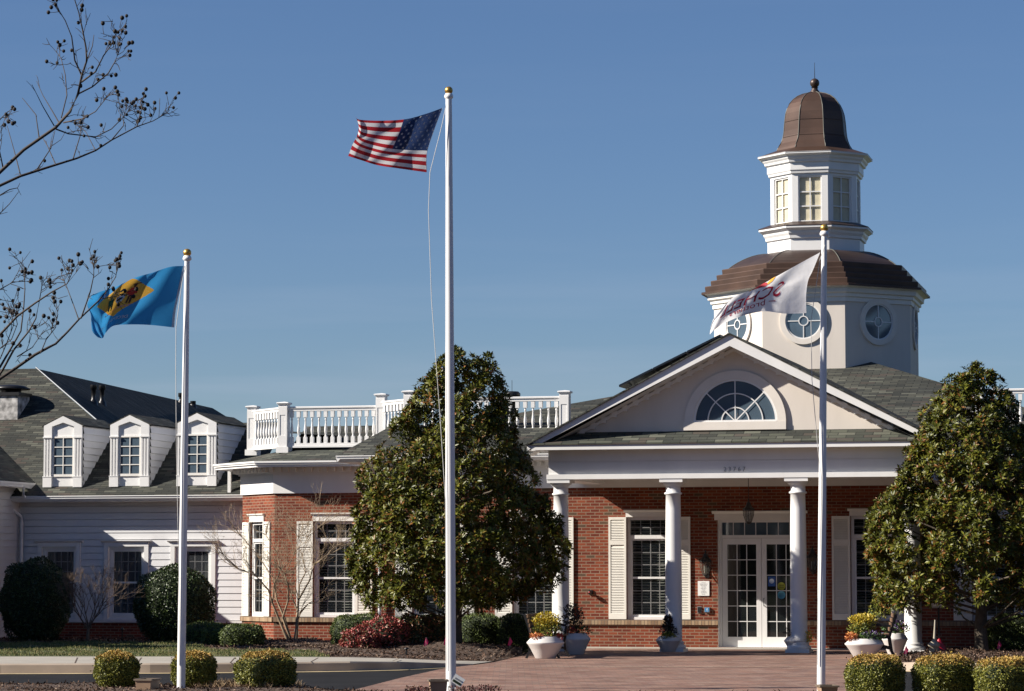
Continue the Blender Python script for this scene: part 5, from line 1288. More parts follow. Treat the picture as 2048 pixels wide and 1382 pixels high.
def coons(T, B, H, Fl, s, t):
    def cr(L, x):
        n = len(L)-1; f = min(x*n, n-1e-6); i = int(f); f -= i; g_ = lambda j: Vector(L[max(0, min(n, j))])
        a, b, c, d = g_(i-1), g_(i), g_(i+1), g_(i+2)
        return .5*((2*b)+(c-a)*f+(2*a-5*b+4*c-d)*f*f+(3*b-a-3*c+d)*f**3)
    top, bot, ho, fl = cr(T, s), cr(B, s), cr(H, t), cr(Fl, t)
    c00, c10, c01, c11 = Vector(T[0]), Vector(T[-1]), Vector(B[0]), Vector(B[-1])
    return (1-t)*top + t*bot + (1-s)*ho + s*fl - ((1-s)*(1-t)*c00 + s*(1-t)*c10 + (1-s)*t*c01 + s*t*c11)
class Flag:
    def __init__(s, T, B, H, Fl, Y, run, rip, name, label):
        s.T, s.B, s.H, s.Fl, s.Y, s.run, s.rip = T, B, H, Fl, Y, run, rip
        s.base = s.pt(0, 0); s.root = empty(name, s.base, 0, label, 'flag', 'flags flying on the poles')
    def pt(s, a, t):
        p = coons(s.T, s.B, s.H, s.Fl, a, t); d = s.Y - .05 + s.run*a + s.rip(a, t)*min(1, a*3)
        return at(p.x, p.y, d)
    def nrm(s, a, t):
        e = .004; return (s.pt(min(1,a+e), t)-s.pt(max(0,a-e), t)).cross(s.pt(a, min(1,t+e))-s.pt(a, max(0,t-e))).normalized()
    def L(s, a, t, off=0):
        p = s.pt(a, t)
        if off:
            n = s.nrm(a, t)
            if n.y > 0: n = -n
            p = p + n*off
        return tuple(p - s.base)
    def cloth(s, n, m, colour, mats, name='cloth'):
        mb = MB(); vs = []
        for j in range(m+1):
            for i in range(n+1): vs.append(s.L(i/n, j/m))
        base = len(mb.v); mb.v = vs
        for j in range(m):
            for i in range(n):
                a = j*(n+1)+i; mb.f.append([a, a+1, a+n+2, a+n+1]); mb.mi.append(colour((i+.5)/n, (j+.5)/m)); mb.sm.append(True)
        return mb.build(name, mats, s.root)
    def shape(s, polys, m, name, off=.006, parent=None):      # polys in (a,t); each is a list of points, triangulated as a fan
        mb = MB()
        for P in polys:
            vs, fs = subdiv2(P, [tuple(range(len(P)))]); mb.add([s.L(v[0], v[1], off) for v in vs], fs)
        return mb.build(name, m, parent or s.root)
    def text(s, txt, a0, a1, t0, t1, m, name='lettering', off=.006):
        vs, fs = text_mesh(txt, 1.0); x0, x1 = min(v[0] for v in vs), max(v[0] for v in vs); y0, y1 = min(v[1] for v in vs), max(v[1] for v in vs)
        vs, fs = subdiv2([(a0+(a1-a0)*(x-x0)/(x1-x0), t1+(t0-t1)*(y-y0)/(y1-y0)) for x, y, z in vs], fs); mb = MB(); mb.add([s.L(v[0], v[1], off) for v in vs], fs); return mb.build(name, m, s.root)
def cloth_mat(name, col, tr=.35):
    m, nt, b = mat(name); b.inputs['Base Color'].default_value = (*col, 1); b.inputs['Roughness'].default_value = .75; b.inputs['Specular IOR Level'].default_value = .25
    tc = N(nt, 'ShaderNodeTexCoord'); wv = N(nt, 'ShaderNodeTexNoise', Scale=9.0, Detail=3.0); nt.links.new(tc.outputs['Object'], wv.inputs['Vector']); bump(nt, b, wv.outputs[0], .35, .02)
    tl = N(nt, 'ShaderNodeBsdfTranslucent'); tl.inputs[0].default_value = (*col, 1); mx = N(nt, 'ShaderNodeMixShader'); mx.inputs[0].default_value = tr
    out = nt.nodes['Material Output']; nt.links.new(b.outputs[0], mx.inputs[1]); nt.links.new(tl.outputs[0], mx.inputs[2]); nt.links.new(mx.outputs[0], out.inputs[0])
    return m
c_red, c_wht, c_navy = cloth_mat('red_cloth', (.36,.022,.03)), cloth_mat('white_cloth', (.66,.65,.66)), cloth_mat('navy_cloth', (.022,.04,.11))
# stars and stripes
z1 = lambda L: [(680+x/6.58, 160+y/6.58) for x, y in L]
fa = Flag(z1([(1345,368),(1120,448),(870,514),(560,535),(260,522),(205,478)]), z1([(1140,1215),(830,1172),(500,1122),(300,1062),(108,1000)]), z1([(1345,368),(1245,630),(1155,900),(1135,1060),(1140,1215)]), z1([(205,478),(243,600),(228,720),(165,850),(108,1000)]), 38.45, -.70,
          lambda a, t: .05*math.sin(a*13+t*3.2)+.035*math.sin(a*23-t*7)+.06*math.sin(a*6+1)*(1-t)*a, 'national_flag', 'red, white and blue stars and stripes flag on the tallest pole')
def us(a, t):
    if a < .42 and t < 7/13: return 2
    return 0 if int(t*13) % 2 == 0 else 1
fa.cloth(100, 78, us, [c_red, c_wht, c_navy])
stars = []
for r in range(9):
    for c in range(6 if r % 2 == 0 else 5):
        a = (.42)*((c+.5)/6 if r % 2 == 0 else (c+1)/6); t = (7/13)*(r+.75)/9.5; P = []
        for k in range(10):
            rr = (.026 if k % 2 == 0 else .010); an = math.pi/2 + k*math.pi/5; P.append((a+rr*.62*math.cos(an), t-rr*math.sin(an)))
        stars.append(P)
fa.shape(stars, c_wht, 'stars')
fa.shape([[(0,0),(.012,0),(.012,.25),(0,.25)],[(0,.25),(.012,.25),(.012,.5),(0,.5)],[(0,.5),(.012,.5),(.012,.75),(0,.75)],[(0,.75),(.012,.75),(.012,1),(0,1)]], c_wht, 'header_tape')
# blue state flag
z2 = lambda L: [(160+x/6.58, 480+y/6.58) for x, y in L]
c_blue, c_buff = cloth_mat('sky_blue_cloth', (.04,.27,.56), .45), cloth_mat('buff_cloth', (.62,.36,.06), .3)
fd = Flag(z2([(1378,342),(1190,352),(950,430),(710,500),(480,610),(290,672),(160,725)]), z2([(1240,1152),(920,1118),(640,1112),(440,1130),(335,1225),(300,1290),(235,1282)]), z2([(1378,342),(1335,560),(1285,800),(1255,960),(1240,1152)]), z2([(160,725),(98,850),(140,980),(160,1190),(235,1282)]), 39.95, -.45,
          lambda a, t: .05*math.sin(a*9+t*3)+.03*math.sin(a*19-t*5)+.13*max(0,a-.78)*math.sin(t*7+a*16)/.22*.8, 'state_flag', 'sky blue flag with a buff diamond on the left pole')
dmd = lambda a, t: abs(a-.53)/.31 + abs(t-.36)/.37 < 1
fd.cloth(150, 100, lambda a, t: 1 if dmd(a, t) else 0, [c_blue, c_buff])
fd.shape([[(0,i/6),(.028,i/6),(.028,(i+1)/6),(0,(i+1)/6)] for i in range(6)], c_wht, 'header_tape')
fd.text('DECEMBER 7, 1787', .37, .79, .765, .835, c_wht)
figs = lambda cx: None
def ell(ca, ct, ra, rt, n=10): return [(ca+ra*math.cos(2*math.pi*i/n), ct+rt*math.sin(2*math.pi*i/n)) for i in range(n)]
em = fd.shape([[(.39,.24),(.45,.24),(.455,.35),(.44,.40),(.395,.40),(.385,.33)],[(.385,.25),(.375,.30),(.37,.36),(.385,.36)],[(.455,.26),(.475,.33),(.465,.36),(.45,.32)]], simple('flag_red', (.35,.02,.015), .8), 'emblem_figure')
fd.shape([[(.395,.40),(.418,.40),(.418,.53),(.40,.53)],[(.422,.40),(.443,.40),(.447,.53),(.43,.53)], ell(.417,.205,.016,.03), [(.37,.17),(.45,.17),(.45,.185),(.37,.185)]], simple('flag_brown', (.06,.02,.012), .8), 'emblem_figure')
fd.shape([[(.60,.33),(.66,.33),(.665,.45),(.60,.46)], [(.60,.46),(.625,.46),(.62,.56),(.605,.56)],[(.635,.46),(.66,.46),(.66,.55),(.64,.55)], ell(.63,.30,.014,.028)], simple('flag_green', (.01,.09,.06), .8), 'emblem_figure')
fd.shape([[(.48,.33),(.57,.33),(.58,.40),(.55,.47),(.50,.47),(.475,.40)]], simple('flag_pale', (.45,.55,.68), .8), 'emblem_shield')
fd.shape([[(.49,.39),(.54,.375),(.57,.40),(.55,.425),(.50,.42)]], simple('flag_ink', (.01,.01,.012), .8), 'emblem_shield', off=.011)
fd.shape([[(.50,.22),(.54,.19),(.57,.23),(.54,.26)]], simple('flag_slate', (.05,.12,.16), .8), 'emblem_crest')
fd.shape([[(.39+.035*i,.55+.006*i),(.415+.035*i,.55+.006*i),(.415+.035*i,.568+.006*i),(.39+.035*i,.568+.006*i)] for i in range(9)], simple('flag_pink', (.50,.20,.30), .8), 'emblem_ribbon')
# white company flag
z3 = lambda L: [(1400+x/5.76, 440+y/5.76) for x, y in L]
fc = Flag(z3([(1385,372),(1130,510),(880,650),(600,800),(380,892),(215,1060),(150,1150)]), z3([(1225,1072),(980,1078),(740,1052),(500,1100),(300,1180),(170,1262),(112,1320)]), z3([(1385,372),(1300,580),(1245,700),(1222,870),(1225,1072)]), z3([(150,1150),(125,1230),(112,1320)]), 39.25, .22,
          lambda a, t: .05*math.sin(a*8+t*4)+.015*math.sin(a*19-t*6), 'company_flag', 'white flag with mirrored dark red lettering on the right pole')
fc.cloth(90, 50, lambda a, t: 0, [cloth_mat('bright_white_cloth', (.86,.85,.85), .45)])
m_mar, m_gr = cloth_mat('maroon_print', (.36,.015,.045), .5), simple('grey_print', (.32,.32,.34), .8)
fc.text('SCHELL', .215, .75, .22, .68, m_mar); fc.text('brothers', .33, .63, .70, .84, m_mar)
fc.shape([[(.245,.76),(.30,.76),(.30,.775),(.245,.775)],[(.66,.76),(.74,.76),(.74,.775),(.66,.775)]], m_mar, 'lettering')
fc.text('~ new homes ~', .40, .55, .90, .965, m_gr)
fc.shape([[(.335,.01),(.365,.01),(.385,.10),(.37,.15),(.345,.11)],[(.49,.01),(.53,.01),(.51,.07)]], simple('logo_yellow', (.75,.36,.03), .7), 'logo')
fc.shape([[(.37,.13),(.41,.02),(.50,.02),(.50,.05),(.44,.06),(.385,.17)]], simple('logo_red', (.42,.03,.04), .7), 'logo')

# ---- planters
M['resin'] = simple('pale_resin', (.62,.59,.56), .6, var=.04, scale=5)
M['soil'] = simple('potting_soil', (.03,.022,.016), .95)
def planter(px, y_b, y_t, hw_px, label, m='resin', n=40):
    g0 = ground(px, y_b); Y = g0.y; k = Y/F; h = (y_b-y_t)*k*.985; R_ = hw_px*k
    root = empty('planter', (g0.x, g0.y, .002), 0, label, 'planter', 'round white planters on the forecourt')
    mb = MB(); mb.lathe([(R_*.52,0),(R_*.55,.01),(R_*.66,h*.22),(R_*.68,h*.24),(R_*.78,h*.42),(R_*.80,h*.44),(R_*.93,h*.63),(R_*1.0,h*.70),(R_*1.0,h*.74),(R_*.94,h*.78),(R_*.93,h*.80),(R_*.86,h*.86),(R_*.85,h*.88),(R_*.72,h*.97),(R_*.70,h),(R_*.64,h),(R_*.62,h*.93)], n=n, caps=False)
    mb.build('pot', M[m], root)
    mb = MB(); mb.lathe([(.001,h*.93),(R_*.63,h*.93)], n=n, caps=False); mb.build('soil', M['soil'], root)
    return Vector((g0.x, g0.y, h*.93)), R_, Y
def flowers(c, comps, label, seed, Rr):
    """comps: (material, n, centre offset, radii, leaf length)"""
    g_ = np.random.default_rng(seed); root = empty('flowering_plants', c, 0, label, 'plants', 'plantings in the planters')
    for nm, m, n, o, r, L in comps:
        d = unit(g_.normal(0,1,(n,3)))*(g_.random((n,1))**.4); P = np.array(o)+d*np.array(r)
        leaf_mesh(nm, P, unit(d*.8+g_.normal(0,.5,(n,3))+np.array([0,0,.5])), unit(g_.normal(0,1,(n,3))+d), L*g_.uniform(.6,1.3,n), L*.5, g_.random(n), m, root)
    mb = MB()
    for _ in range(14):
        a = g_.uniform(0,6.28); r_ = Rr*.4*g_.random(); e = (r_*2.0*math.cos(a), r_*2.0*math.sin(a), g_.uniform(.15,.32)); mb.tube([(r_*math.cos(a), r_*math.sin(a), -.02), e], [.004,.002], 4)
    mb.build('stems', M['twig_dk'], root)
    return root
al = attr_leaf
M['yel'] = al('yellow_foliage', [(0,(.20,.20,.02)),(.5,(.50,.38,.03)),(1,(.65,.48,.06))], .5, .4)
M['ygr'] = al('yellow_green_foliage', [(0,(.06,.09,.02)),(.5,(.16,.19,.03)),(1,(.40,.34,.05))], .5, .4)
M['ora'] = al('orange_foliage', [(0,(.25,.05,.02)),(.5,(.55,.17,.05)),(1,(.70,.35,.10))], .5, .4)
M['grn'] = al('pansy_foliage', [(0,(.02,.05,.015)),(.7,(.06,.12,.03)),(1,(.12,.2,.05))], .5, .4)
M['pur'] = al('pansy_petals', [(0,(.05,.015,.09)),(.6,(.12,.06,.22)),(1,(.5,.45,.6))], .5, .4)
M['red'] = al('red_foliage', [(0,(.12,.01,.015)),(.6,(.35,.03,.03)),(1,(.5,.12,.06))], .5, .4)
M['dkf'] = al('dark_foliage', [(0,(.012,.012,.010)),(.6,(.035,.03,.02)),(1,(.09,.045,.03))], .45, .5)
c, r, Y = planter(1091, 1317, 1273, 37.5, 'large sunlit white planter with yellow-topped plants, left of the portico')
flowers(c, [('shrub_leaves',M['yel'],1100,(0.02,0,.33),(.27,.24,.15),.05),('lower_leaves',M['ygr'],900,(.03,0,.17),(.27,.25,.15),.05),('orange_leaves',M['ora'],160,(-.17,-.2,.04),(.12,.08,.05),.05),('red_leaves',M['red'],120,(.26,-.05,.02),(.08,.1,.06),.05)], 'bright yellow and green plants in the large left planter', 1, r)
c, r, Y = planter(1152, 1309, 1266, 29, 'shaded white planter beside the leftmost portico column')
flowers(c, [('dark_shrub',M['dkf'],700,(-.06,0,.36),(.20,.18,.26),.055),('green_leaves',M['grn'],380,(.02,0,.07),(.30,.24,.09),.05),('red_leaves',M['red'],90,(-.12,-.18,.08),(.12,.05,.05),.05)], 'tall dark-leaved plant in the shaded planter by the leftmost column', 2, r)
c, r, Y = planter(1337, 1304, 1272, 25.5, 'small shaded white planter in front of the second column from the left')
flowers(c, [('green_leaves',M['dkf'],300,(0,0,.10),(.2,.2,.12),.05),('trailing_leaves',M['ygr'],260,(-.02,-.16,.02),(.14,.08,.07),.05),('spiky_leaves',M['dkf'],140,(.0,0,.27),(.08,.08,.16),.09)], 'dark spiky plant with yellow trailing leaves in front of the second column', 3, r)
c, r, Y = planter(1594, 1305, 1273, 26, 'small shaded white planter in front of the third column, right of the doors')
flowers(c, [('green_leaves',M['dkf'],330,(-.02,0,.10),(.25,.2,.10),.05),('red_leaves',M['red'],170,(.02,0,.24),(.13,.1,.16),.07),('yellow_leaves',M['yel'],160,(.21,-.14,.0),(.08,.08,.13),.05)], 'red and yellow leaved plants in the planter right of the doors', 4, r)
c, r, Y = planter(1729, 1316, 1277, 39, 'large sunlit white planter right of the white-flag pole')
flowers(c, [('shrub_leaves',M['yel'],800,(-.02,.05,.38),(.27,.2,.11),.05),('lower_leaves',M['ygr'],700,(-.04,.05,.22),(.26,.22,.14),.05),('orange_leaves',M['ora'],260,(-.25,-.12,.05),(.13,.12,.08),.05),('pansy_leaves',M['grn'],380,(.12,-.17,.06),(.26,.12,.08),.05),('pansy_petals',M['pur'],70,(.14,-.22,.11),(.22,.08,.06),.045)], 'yellow shrub with orange and purple flowers in the large right planter', 5, r)
c, r, Y = planter(1790, 1309, 1266, 26, 'brownish planter half hidden behind the right bench')
flowers(c, [('pansy_leaves',M['grn'],420,(.02,0,.12),(.28,.2,.12),.05),('pansy_petals',M['pur'],90,(.06,-.1,.17),(.22,.12,.1),.045),('tall_leaves',M['ygr'],420,(-.30,.1,.52),(.20,.18,.24),.06),('orange_tips',M['ora'],110,(-.14,.0,.62),(.09,.09,.17),.055)], 'tall green plant with orange tips and purple pansies behind the right bench', 6, r)
c, r, Y = planter(1815, 1306, 1272, 23, 'tan tapered planter beside the rightmost column, with a pink marker flag in front', m='resin')
flowers(c, [('pansy_leaves',M['grn'],260,(.05,0,.08),(.2,.16,.08),.045),('orange_leaves',M['ora'],200,(-.03,0,.20),(.14,.1,.13),.06),('yellow_leaves',M['yel'],180,(-.12,-.14,.0),(.09,.06,.12),.05)], 'orange and yellow flowers in the tan planter beside the rightmost column', 7, r)

# ---- benches
M['slat'] = simple('bench_wood', (.16,.095,.055), .7, var=.25, scale=8)
def bench(x, Y, rz, label):
    p = at(x, 1150, Y); root = empty('bench', (p.x, Y, .003), rz, label, 'bench', 'park benches beside the portico'); Lb = 1.25
    for e in (-Lb/2, Lb/2):
        mb = MB()                                    # bench faces local +x ; length along y
        prof = lambda pts, w: [mb.box(0,0,0,0,0,0)]
        def bar(p, q, w=.03, t=.045):
            p, q = Vector(p), Vector(q); d = (q-p).normalized(); s = Vector((-d.z,0,d.x))*t/2
            mb.add([(*(p-s).xz,)][:0] + [(p.x-s.x, e-w/2, p.z-s.z),(q.x-s.x, e-w/2, q.z-s.z),(q.x+s.x, e-w/2, q.z+s.z),(p.x+s.x, e-w/2, p.z+s.z),(p.x-s.x, e+w/2, p.z-s.z),(q.x-s.x, e+w/2, q.z-s.z),(q.x+s.x, e+w/2, q.z+s.z),(p.x+s.x, e+w/2, p.z+s.z)],
                   [(0,1,2,3),(7,6,5,4),(0,4,5,1),(1,5,6,2),(2,6,7,3),(3,7,4,0)])
        for a, b in (((-.30,0,0),(-.24,0,.12)),((-.24,0,.12),(-.20,0,.40)),((-.20,0,.40),(-.26,0,.62)),((-.26,0,.62),(-.34,0,.84)),((.34,0,0),(.26,0,.12)),((.26,0,.12),(.24,0,.30)),((.24,0,.30),(.26,0,.40)),((-.22,0,.38),(.28,0,.40)),((-.24,0,.16),(.0,0,.22)),((.0,0,.22),(.26,0,.16)),((-.26,0,.60),(.10,0,.64)),((.10,0,.64),(.28,0,.60)),((.28,0,.60),(.25,0,.40))): bar(a, b)
        mb.build('bench_frame', M['black'], root)
    for i in range(5):
        mb = MB(); mb.box(-.20+.105*i, -.115+.105*i, -Lb/2-.06, Lb/2+.06, .415, .445); mb.build('seat_slat', M['slat'], root)
    for i in range(4):
        z = .50+.09*i; x0 = -.225-.10*((z-.40)/.44); mb = MB(); mb.box(x0+.025, x0+.05, -Lb/2-.06, Lb/2+.06, z, z+.07); mb.build('back_slat', M['slat'], root)
    return root
bench(1094, 56.3, R(-10), 'black-framed wooden bench between the two left planters')
bench(1756, 56.9, R(180-6), 'black-framed wooden bench behind the large right planter')

# ---- lamps and wall fittings
M['lglass'] = glass('lantern_glass', (.16,.15,.12), .35)
def lantern(root, x, y, z, s, glass_h=.25):
    """traditional lantern, top of roof at z"""
    mb = MB(); mb.lathe([(.012*s,z+.05*s),(.02*s,z+.03*s),(.012*s,z),(.045*s,z-.03*s),(.05*s,z-.06*s),(.07*s,z-.10*s),(.115*s,z-.14*s),(.125*s,z-.16*s),(.12*s,z-.175*s)], x, y, n=6, smooth=False); mb.build('lantern_roof', M['black'], root)
    mb = MB(); a, b = .11*s, .055*s; zt_, zb_ = z-.175*s, z-.175*s-glass_h*s
    mb.lathe([(a,zt_),(a*.96,zt_-.10*s),(b,zb_)], x, y, n=6, smooth=False, caps=False); mb.build('lantern_glass', M['lglass'], root)
    mb = MB()
    for k in range(6):
        c_, s_2 = math.cos(k*math.pi/3), math.sin(k*math.pi/3); mb.tube([(x+a*c_,y+a*s_2,zt_),(x+a*.96*c_,y+a*.96*s_2,zt_-.10*s),(x+b*c_,y+b*s_2,zb_)], .006*s, 4)
    mb.lathe([(b,zb_),(b+.006,zb_-.01),(.01,zb_-.04*s)], x, y, n=6); mb.lathe([(.008,zt_),(.008,zb_)], x, y, n=6)
    mb.build('lantern_frame', M['black'], root)
    mb = MB()
    for k in range(3): c_, s_2 = math.cos(k*2.1), math.sin(k*2.1); mb.tube([(x+.035*c_,y+.035*s_2,zb_+.03),(x+.035*c_,y+.035*s_2,zt_-.08)], .009*s, 6)
    mb.build('candle_tube', M['blind'], root)
def wall_lantern(px, y_t, label, s=1.12):
    u_, z_ = wl(px, y_t, -.18); p = toW(u_, 0); root = empty('wall_lantern', p, -TH, label, 'wall lamp', 'black lanterns beside the doors')
    lantern(root, 0, -.19, z_-.06, s); mb = MB(); zz_ = z_-.45
    mb.box(-.05,.05,-.025,-.002,zz_-.15,zz_+.10); mb.tube([(0,-.02,zz_),(0,-.10,zz_-.12),(0,-.17,zz_-.16),(0,-.19,zz_-.10)], .012, 6); mb.build('bracket', M['black'], root)
wall_lantern(1411, 1100, 'black carriage lantern on the brick left of the doors, above the white notice')
wall_lantern(1625, 1092, 'black carriage lantern on the shaded brick right of the doors')
u_, z_ = wl(1497, 1003, -1.7); root = empty('hanging_lantern', toW(u_, -1.7), -TH, 'lantern hanging from the porch ceiling in front of the door header', 'hanging lamp')
lantern(root, 0, 0, z_, 1.05); mb = MB(); mb.tube([(0,0,z_),(0,0,z_lip+.15)], .008, 5); mb.lathe([(.05,z_lip+.12),(.06,z_lip+.149)], 0, 0, n=12); mb.build('chain', M['black'], root)
def plaque(name, x0, x1, y0, y1, label, cat, m, t=.02, v=0.0):
    a, zt_ = wl(x0, y0, v); b, zb_ = wl(x1, y1, v); c = (a+b)/2; root = empty(name, toW(c, v, zb_), -TH, label, cat); w = (b-a)/2; h = zt_-zb_
    mb = MB(); mb.box(-w, w, -t-.002, -.002, 0, h); mb.build('board', m, root); return root, w, h
M['signw'] = simple('sign_white', (.80,.80,.78), .4, var=.02); M['ink'] = simple('sign_ink', (.03,.03,.03), .6); M['ink2'] = simple('grey_ink', (.10,.10,.12), .6)
root, w, h = plaque('notice_sign', 1396, 1419, 1162, 1191.5, 'white notice with lines of small print on brick left of the doors', 'notice', M['signw'])
lines = ['To tour', 'Independence', 'Hall, please', 'visit the', 'Welcome', 'Center', 'located at', 'our Model', 'Home.']
mb = MB()
for i, ln in enumerate(lines):
    vs, fs = text_mesh(ln, .030); mb.add([(x*1.0, -.0245, h*(.90-.097*i)-.012+y) for x, y, z in vs], fs)
mb.build('lettering', M['ink2'], root)
root, w, h = plaque('door_button', 1409.5, 1420, 1214.5, 1224.5, 'small square blue door button below the white notice', 'button', M['grey_metal'], .05)
mb = MB(); mb.box(-w*.8, w*.8, -.056, -.0525, h*.1, h*.9); mb.build('push_plate', simple('button_blue', (.05,.22,.45), .4), root)
mb = MB(); mb.lathe([(.001,0),(.012,0),(.012,.002)], n=10, caps=False); mb.v = [(p[0], -.0565-p[2], h*.66+p[1]) for p in mb.v]; mb.tube([(0,-.058,h*.55),(0,-.058,h*.35),(.02,-.058,h*.3),(.028,-.058,h*.2)], .005, 4); mb.build('wheelchair_symbol', M['signw'], root)
root, w, h = plaque('key_switch', 1396, 1402, 1214, 1225, 'small black switch box beside the blue door button', 'switch', M['black'], .04)
mb = MB(); mb.box(-w-.012, w+.012, -.012, -.0005, -.012, h+.012); mb.build('back_plate', M['grey_metal'], root)
root, w, h = plaque('floodlight', 1178, 1186, 1180, 1189, 'small dark lamp on the lit brick between the leftmost column and the window', 'lamp', M['black'], .03)
mb = MB(); mb.tube([(0,-.03,h*.6),(0,-.09,h*.5)], .012, 6); mb.lathe([(.02,0),(.05,.03),(.052,.07)], n=12); mb.v = mb.v[:-38] + [(p[0], -.08-p[2], h*.5+p[1]) for p in mb.v[-38:]] if False else mb.v; mb.build('lamp_arm', M['black'], root)
mb = MB(); mb.ball((0,-.11,h*.45), .05, 10, 8, (1,1.2,.9)); mb.build('lamp_head', M['black'], root)
mb = MB(); mb.ball((.0,-.16,h*.5), .018, 8, 6); mb.build('red_lens', simple('lamp_red', (.45,.03,.03), .3), root)

# ---- tan floodlight boxes in the bed
M['tan'] = simple('tan_box', (.36,.24,.155), .6, var=.12); M['tan_dk'] = simple('brown_rim', (.16,.12,.085), .6)
def litebox(x0, x1, y0, Y, rz, label, dpt=.20):
    c = at((x0+x1)/2, 1385, Y); t = at((x0+x1)/2, y0, Y).z; w = (x1-x0)/2*Y/F; root = empty('floodlight_box', (c.x, Y, 0), rz, label, 'floodlight', 'tan floodlight boxes in the front bed')
    mb = MB(); b = w*.82; mb.add([(-b,-dpt*.8,.0),(b,-dpt*.8,.0),(b,dpt*.8,.0),(-b,dpt*.8,.0),(-w*.95,-dpt,t-.02),(w*.95,-dpt,t-.02),(w*.95,dpt,t-.02),(-w*.95,dpt,t-.02)], [(0,1,5,4),(1,2,6,5),(2,3,7,6),(3,0,4,7),(0,3,2,1)]); mb.build('housing', M['tan'], root)
    mb = MB(); r_ = .012
    mb.box(-w-r_,w+r_,-dpt-r_,-dpt+.02,t-.022,t); mb.box(-w-r_,w+r_,dpt-.02,dpt+r_,t-.022,t); mb.box(-w-r_,-w+.02,-dpt+.02,dpt-.02,t-.022,t); mb.box(w-.02,w+r_,-dpt+.02,dpt-.02,t-.022,t); mb.build('rim', M['tan_dk'], root)
    mb = MB(); mb.quad((-w+.02,-dpt+.02,t-.012),(w-.02,-dpt+.02,t-.012),(w-.02,dpt-.02,t-.012),(-w+.02,dpt-.02,t-.012)); mb.build('lens', M['pane_dk'], root)
litebox(278, 312, 1357, 39.6, R(-12), 'tan floodlight box beside the golden ball at far left')
litebox(858, 894, 1359, 38.0, R(4), 'tan floodlight box directly left of the tallest pole')
litebox(1637, 1672, 1370, 38.6, R(3), 'tan floodlight box at the foot of the white-flag pole')
# white floodlight on a spike
p = at(916, 1361, 38.3); root = empty('spike_floodlight', (p.x-.03, 38.3, .0), 0, 'small tilted white floodlight on a spike directly right of the tallest pole', 'floodlight')
mb = MB(); 
tilt = Matrix.Translation((.03,0,p.z)) @ Matrix.Rotation(R(32), 4, 'Y')
def tb(mb, *b): n0 = len(mb.v); mb.box(*b); mb.v[n0:] = [tuple(tilt @ Vector(q)) for q in mb.v[n0:]]
tb(mb, -.075,.075,-.02,.02,-.06,.06); mb.build('lamp_body', M['signw'], root)
mb = MB(); tb(mb, -.06,.06,-.024,-.021,-.045,-.012); mb.build('lamp_glass', simple('green_glass', (.02,.04,.025), .15), root)
mb = MB(); tb(mb, -.05,.05,-.024,-.021,.0,.022); mb.build('reflector', M['grey_metal'], root)
mb = MB(); mb.tube([(0,0,-.05),(-.01,.01,.12),(.01,.01,p.z-.06)], .008, 5); mb.build('spike', M['grey_metal'], root)
# pink marker flags
M['pink'] = simple('marker_pink', (.85,.03,.16), .6, var=.1)
for (px, py, Y, lab) in ((852,1284,56.6,'pink marker flag in front of the red shrubs left of the tallest pole'),(891.5,1282,56.6,'pink marker flag half hidden by the tallest pole'),(1020,1283,57.5,'pink marker flag in front of the hedge left of the planter'),(1812,1300,54.5,'pink marker flag in front of the tan tapered planter'),(1998.5,1290,57.6,'pink marker flag in front of the right green hedge')):
    p = at(px, py, Y); root = empty('marker_flag', (p.x, Y, 0), 0, lab, 'marker flag', 'pink marker flags in the beds')
    mb = MB(); h = p.z; w = .045; mb.add([(0,0,h+.09),(w*1.1,.01,h-.0),(w*.1,.02,h-.09),(-w,.0,h-.07),(-w*.6,.01,h)], [(0,1,2,4),(4,2,3)]); mb.build('flag_film', M['pink'], root)
    mb = MB(); mb.tube([(0,.004,-.03),(0,.004,h+.09)], .003, 4); mb.build('wire', M['grey_metal'], root)
# small path light
for (px, yt, yb_, Y, lab) in ((813,1295,1311,53.6,'short black path light in the mulch in front of the red shrubs'),(244.5,1255,1283,69.0,'short dark stake light before the clapboard wall, left of the sunlit round bush')):
    b = at(px, yb_, Y); t = at(px, yt, Y); root = empty('path_light', (b.x, Y, max(0,b.z)), 0, lab, 'path light', 'small path lights'); h = t.z-max(0,b.z)
    mb = MB(); mb.tube([(0,0,-.05),(0,0,h*.8)], .018, 8); mb.build('stake', M['black'], root); mb = MB(); mb.lathe([(.05,h*.8),(.055,h*.85),(.02,h)], n=12); mb.build('lamp_cap', M['black'], root)
# smokers' receptacle, red item and sign at the right
g0 = ground(1868, 1300); Y = 56.5; b = at(1868, 1298, Y); root = empty('ash_receptacle', (b.x, Y, .10), 0, 'beige bottle-shaped ash receptacle right of the rightmost column', 'ash bin'); k = Y/F; h = 64*k
mb = MB(); mb.lathe([(9*k,0),(9.5*k,.03),(9.5*k,10*k),(11*k,11*k),(12*k,14*k),(11*k,17*k),(7*k,20*k),(3.2*k,24*k)], n=28); mb.build('base_bowl', simple('beige_plastic', (.36,.31,.23), .6), root)
mb = MB(); mb.lathe([(3.2*k,24*k),(2.6*k,32*k),(1.3*k,h-.01),(1.0*k,h)], n=20); o = mb.build('neck', simple('beige_neck', (.38,.33,.25), .6), root); o.rotation_euler = (0, R(2.5), 0)
Y = 57.4; b = at(1884, 1297, Y); root = empty('red_scoop', (b.x, Y, .11), R(10), 'crumpled red plastic bag lying against the sign post, behind the ash receptacle', 'plastic bag')
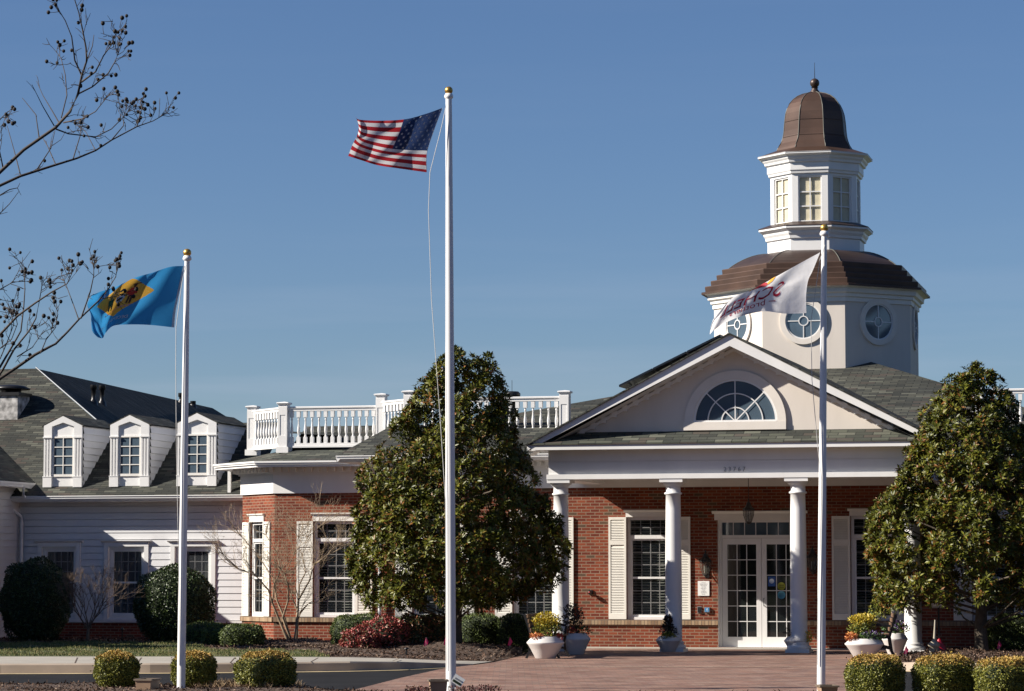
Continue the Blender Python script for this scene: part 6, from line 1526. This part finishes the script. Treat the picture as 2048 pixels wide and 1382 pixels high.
mb = MB(); k = Y/F; mb.add([(-11*k,0,0),(14*k,-.02,0),(15*k,.12,0),(-10*k,.15,0),(-10*k,.02,12*k),(9*k,.0,8*k),(10*k,.12,8*k),(-9*k,.13,12*k),(-8*k,.03,24*k),(-1*k,.02,25*k),(0,.10,25*k),(-7*k,.11,24*k)],
    [(0,1,5,4),(1,2,6,5),(2,3,7,6),(3,0,4,7),(4,5,9,8),(5,6,10,9),(6,7,11,10),(7,4,8,11),(8,9,10,11)], True)
rb_ = mb.build('bag', simple('red_plastic', (.40,.01,.025), .35, var=.35, scale=9, bmp=.6), root); sm_ = rb_.modifiers.new('s', 'SUBSURF'); sm_.levels = sm_.render_levels = 2
Y = 58.4; b = at(1878, 1292, Y); root = empty('post_sign', (b.x, Y, 0), R(-8), 'white no-smoking sign on a black post, under the right magnolia', 'sign'); k = Y/F
zt_ = at(1880, 1172, Y).z; zb_ = at(1880, 1215, Y).z
mb = MB(); mb.box(-.02,.02,-.012,.012,-.1,zt_-.05); mb.build('post', M['black'], root)
mb = MB(); mb.box(-.135,.135,-.022,-.013,zb_,zt_); mb.build('sign_panel', M['signw'], root)
mb = MB()
for (a, c_, e, f) in ((-.122,.122,zt_-.016,zt_-.01),(-.122,.122,zb_+.01,zb_+.016),(-.122,-.116,zb_+.016,zt_-.016),(.116,.122,zb_+.016,zt_-.016)): mb.box(a, c_, -.0245, -.0225, e, f)
for i, ln in enumerate(['NO', 'SMOKING']):
    vs, fs = text_mesh(ln, .055 if i else .075); mb.add([(x, -.0245, zb_+(.20 if i == 0 else .07)+y) for x, y, z in vs], fs)
mb.build('lettering', M['ink'], root)
M['dkred'] = attr_leaf('dark_red_leaf', [(0,(.035,.008,.008)),(.6,(.10,.02,.018)),(1,(.10,.12,.04))], .6, .3)
# low reddish plants along the foot of the front bed
for i, (x0, x1, yt, lab) in enumerate(((812,858,1374,'low reddish ground plants left of the tan box by the tallest pole'),(900,1000,1371,'low dark red ground plants right of the tallest pole'),(940,1000,1378,'small tuft of plants at the bottom edge right of the dark red ones'))):
    if i == 2: continue
    c = at((x0+x1)/2, 1390, 37.6); t = at((x0+x1)/2, yt, 37.6).z; n = 520; g_ = np.random.default_rng(60+i); w = (x1-x0)/2*37.6/F
    P = np.stack([g_.uniform(-w,w,n), g_.uniform(-.3,.3,n), g_.random(n)*(t)*.95],1); root = empty('ground_plants', (c.x, 37.6, 0), 0, lab, 'plants', 'low red plants in the front bed')
    leaf_mesh('leaves', P, unit(g_.normal(0,.7,(n,3))+np.array([0,0,.8])), unit(g_.normal(0,1,(n,3))), .035*g_.uniform(.6,1.3,n), .02, g_.random(n)*.8, M['dkred'], root)
    mb = MB()
    for _ in range(16): x, y = g_.uniform(-w,w), g_.uniform(-.25,.25); mb.tube([(x,y,-.02),(x+g_.normal(0,.03),y,t*.9)], .003, 4)
    mb.build('stems', M['twig_dk'], root)
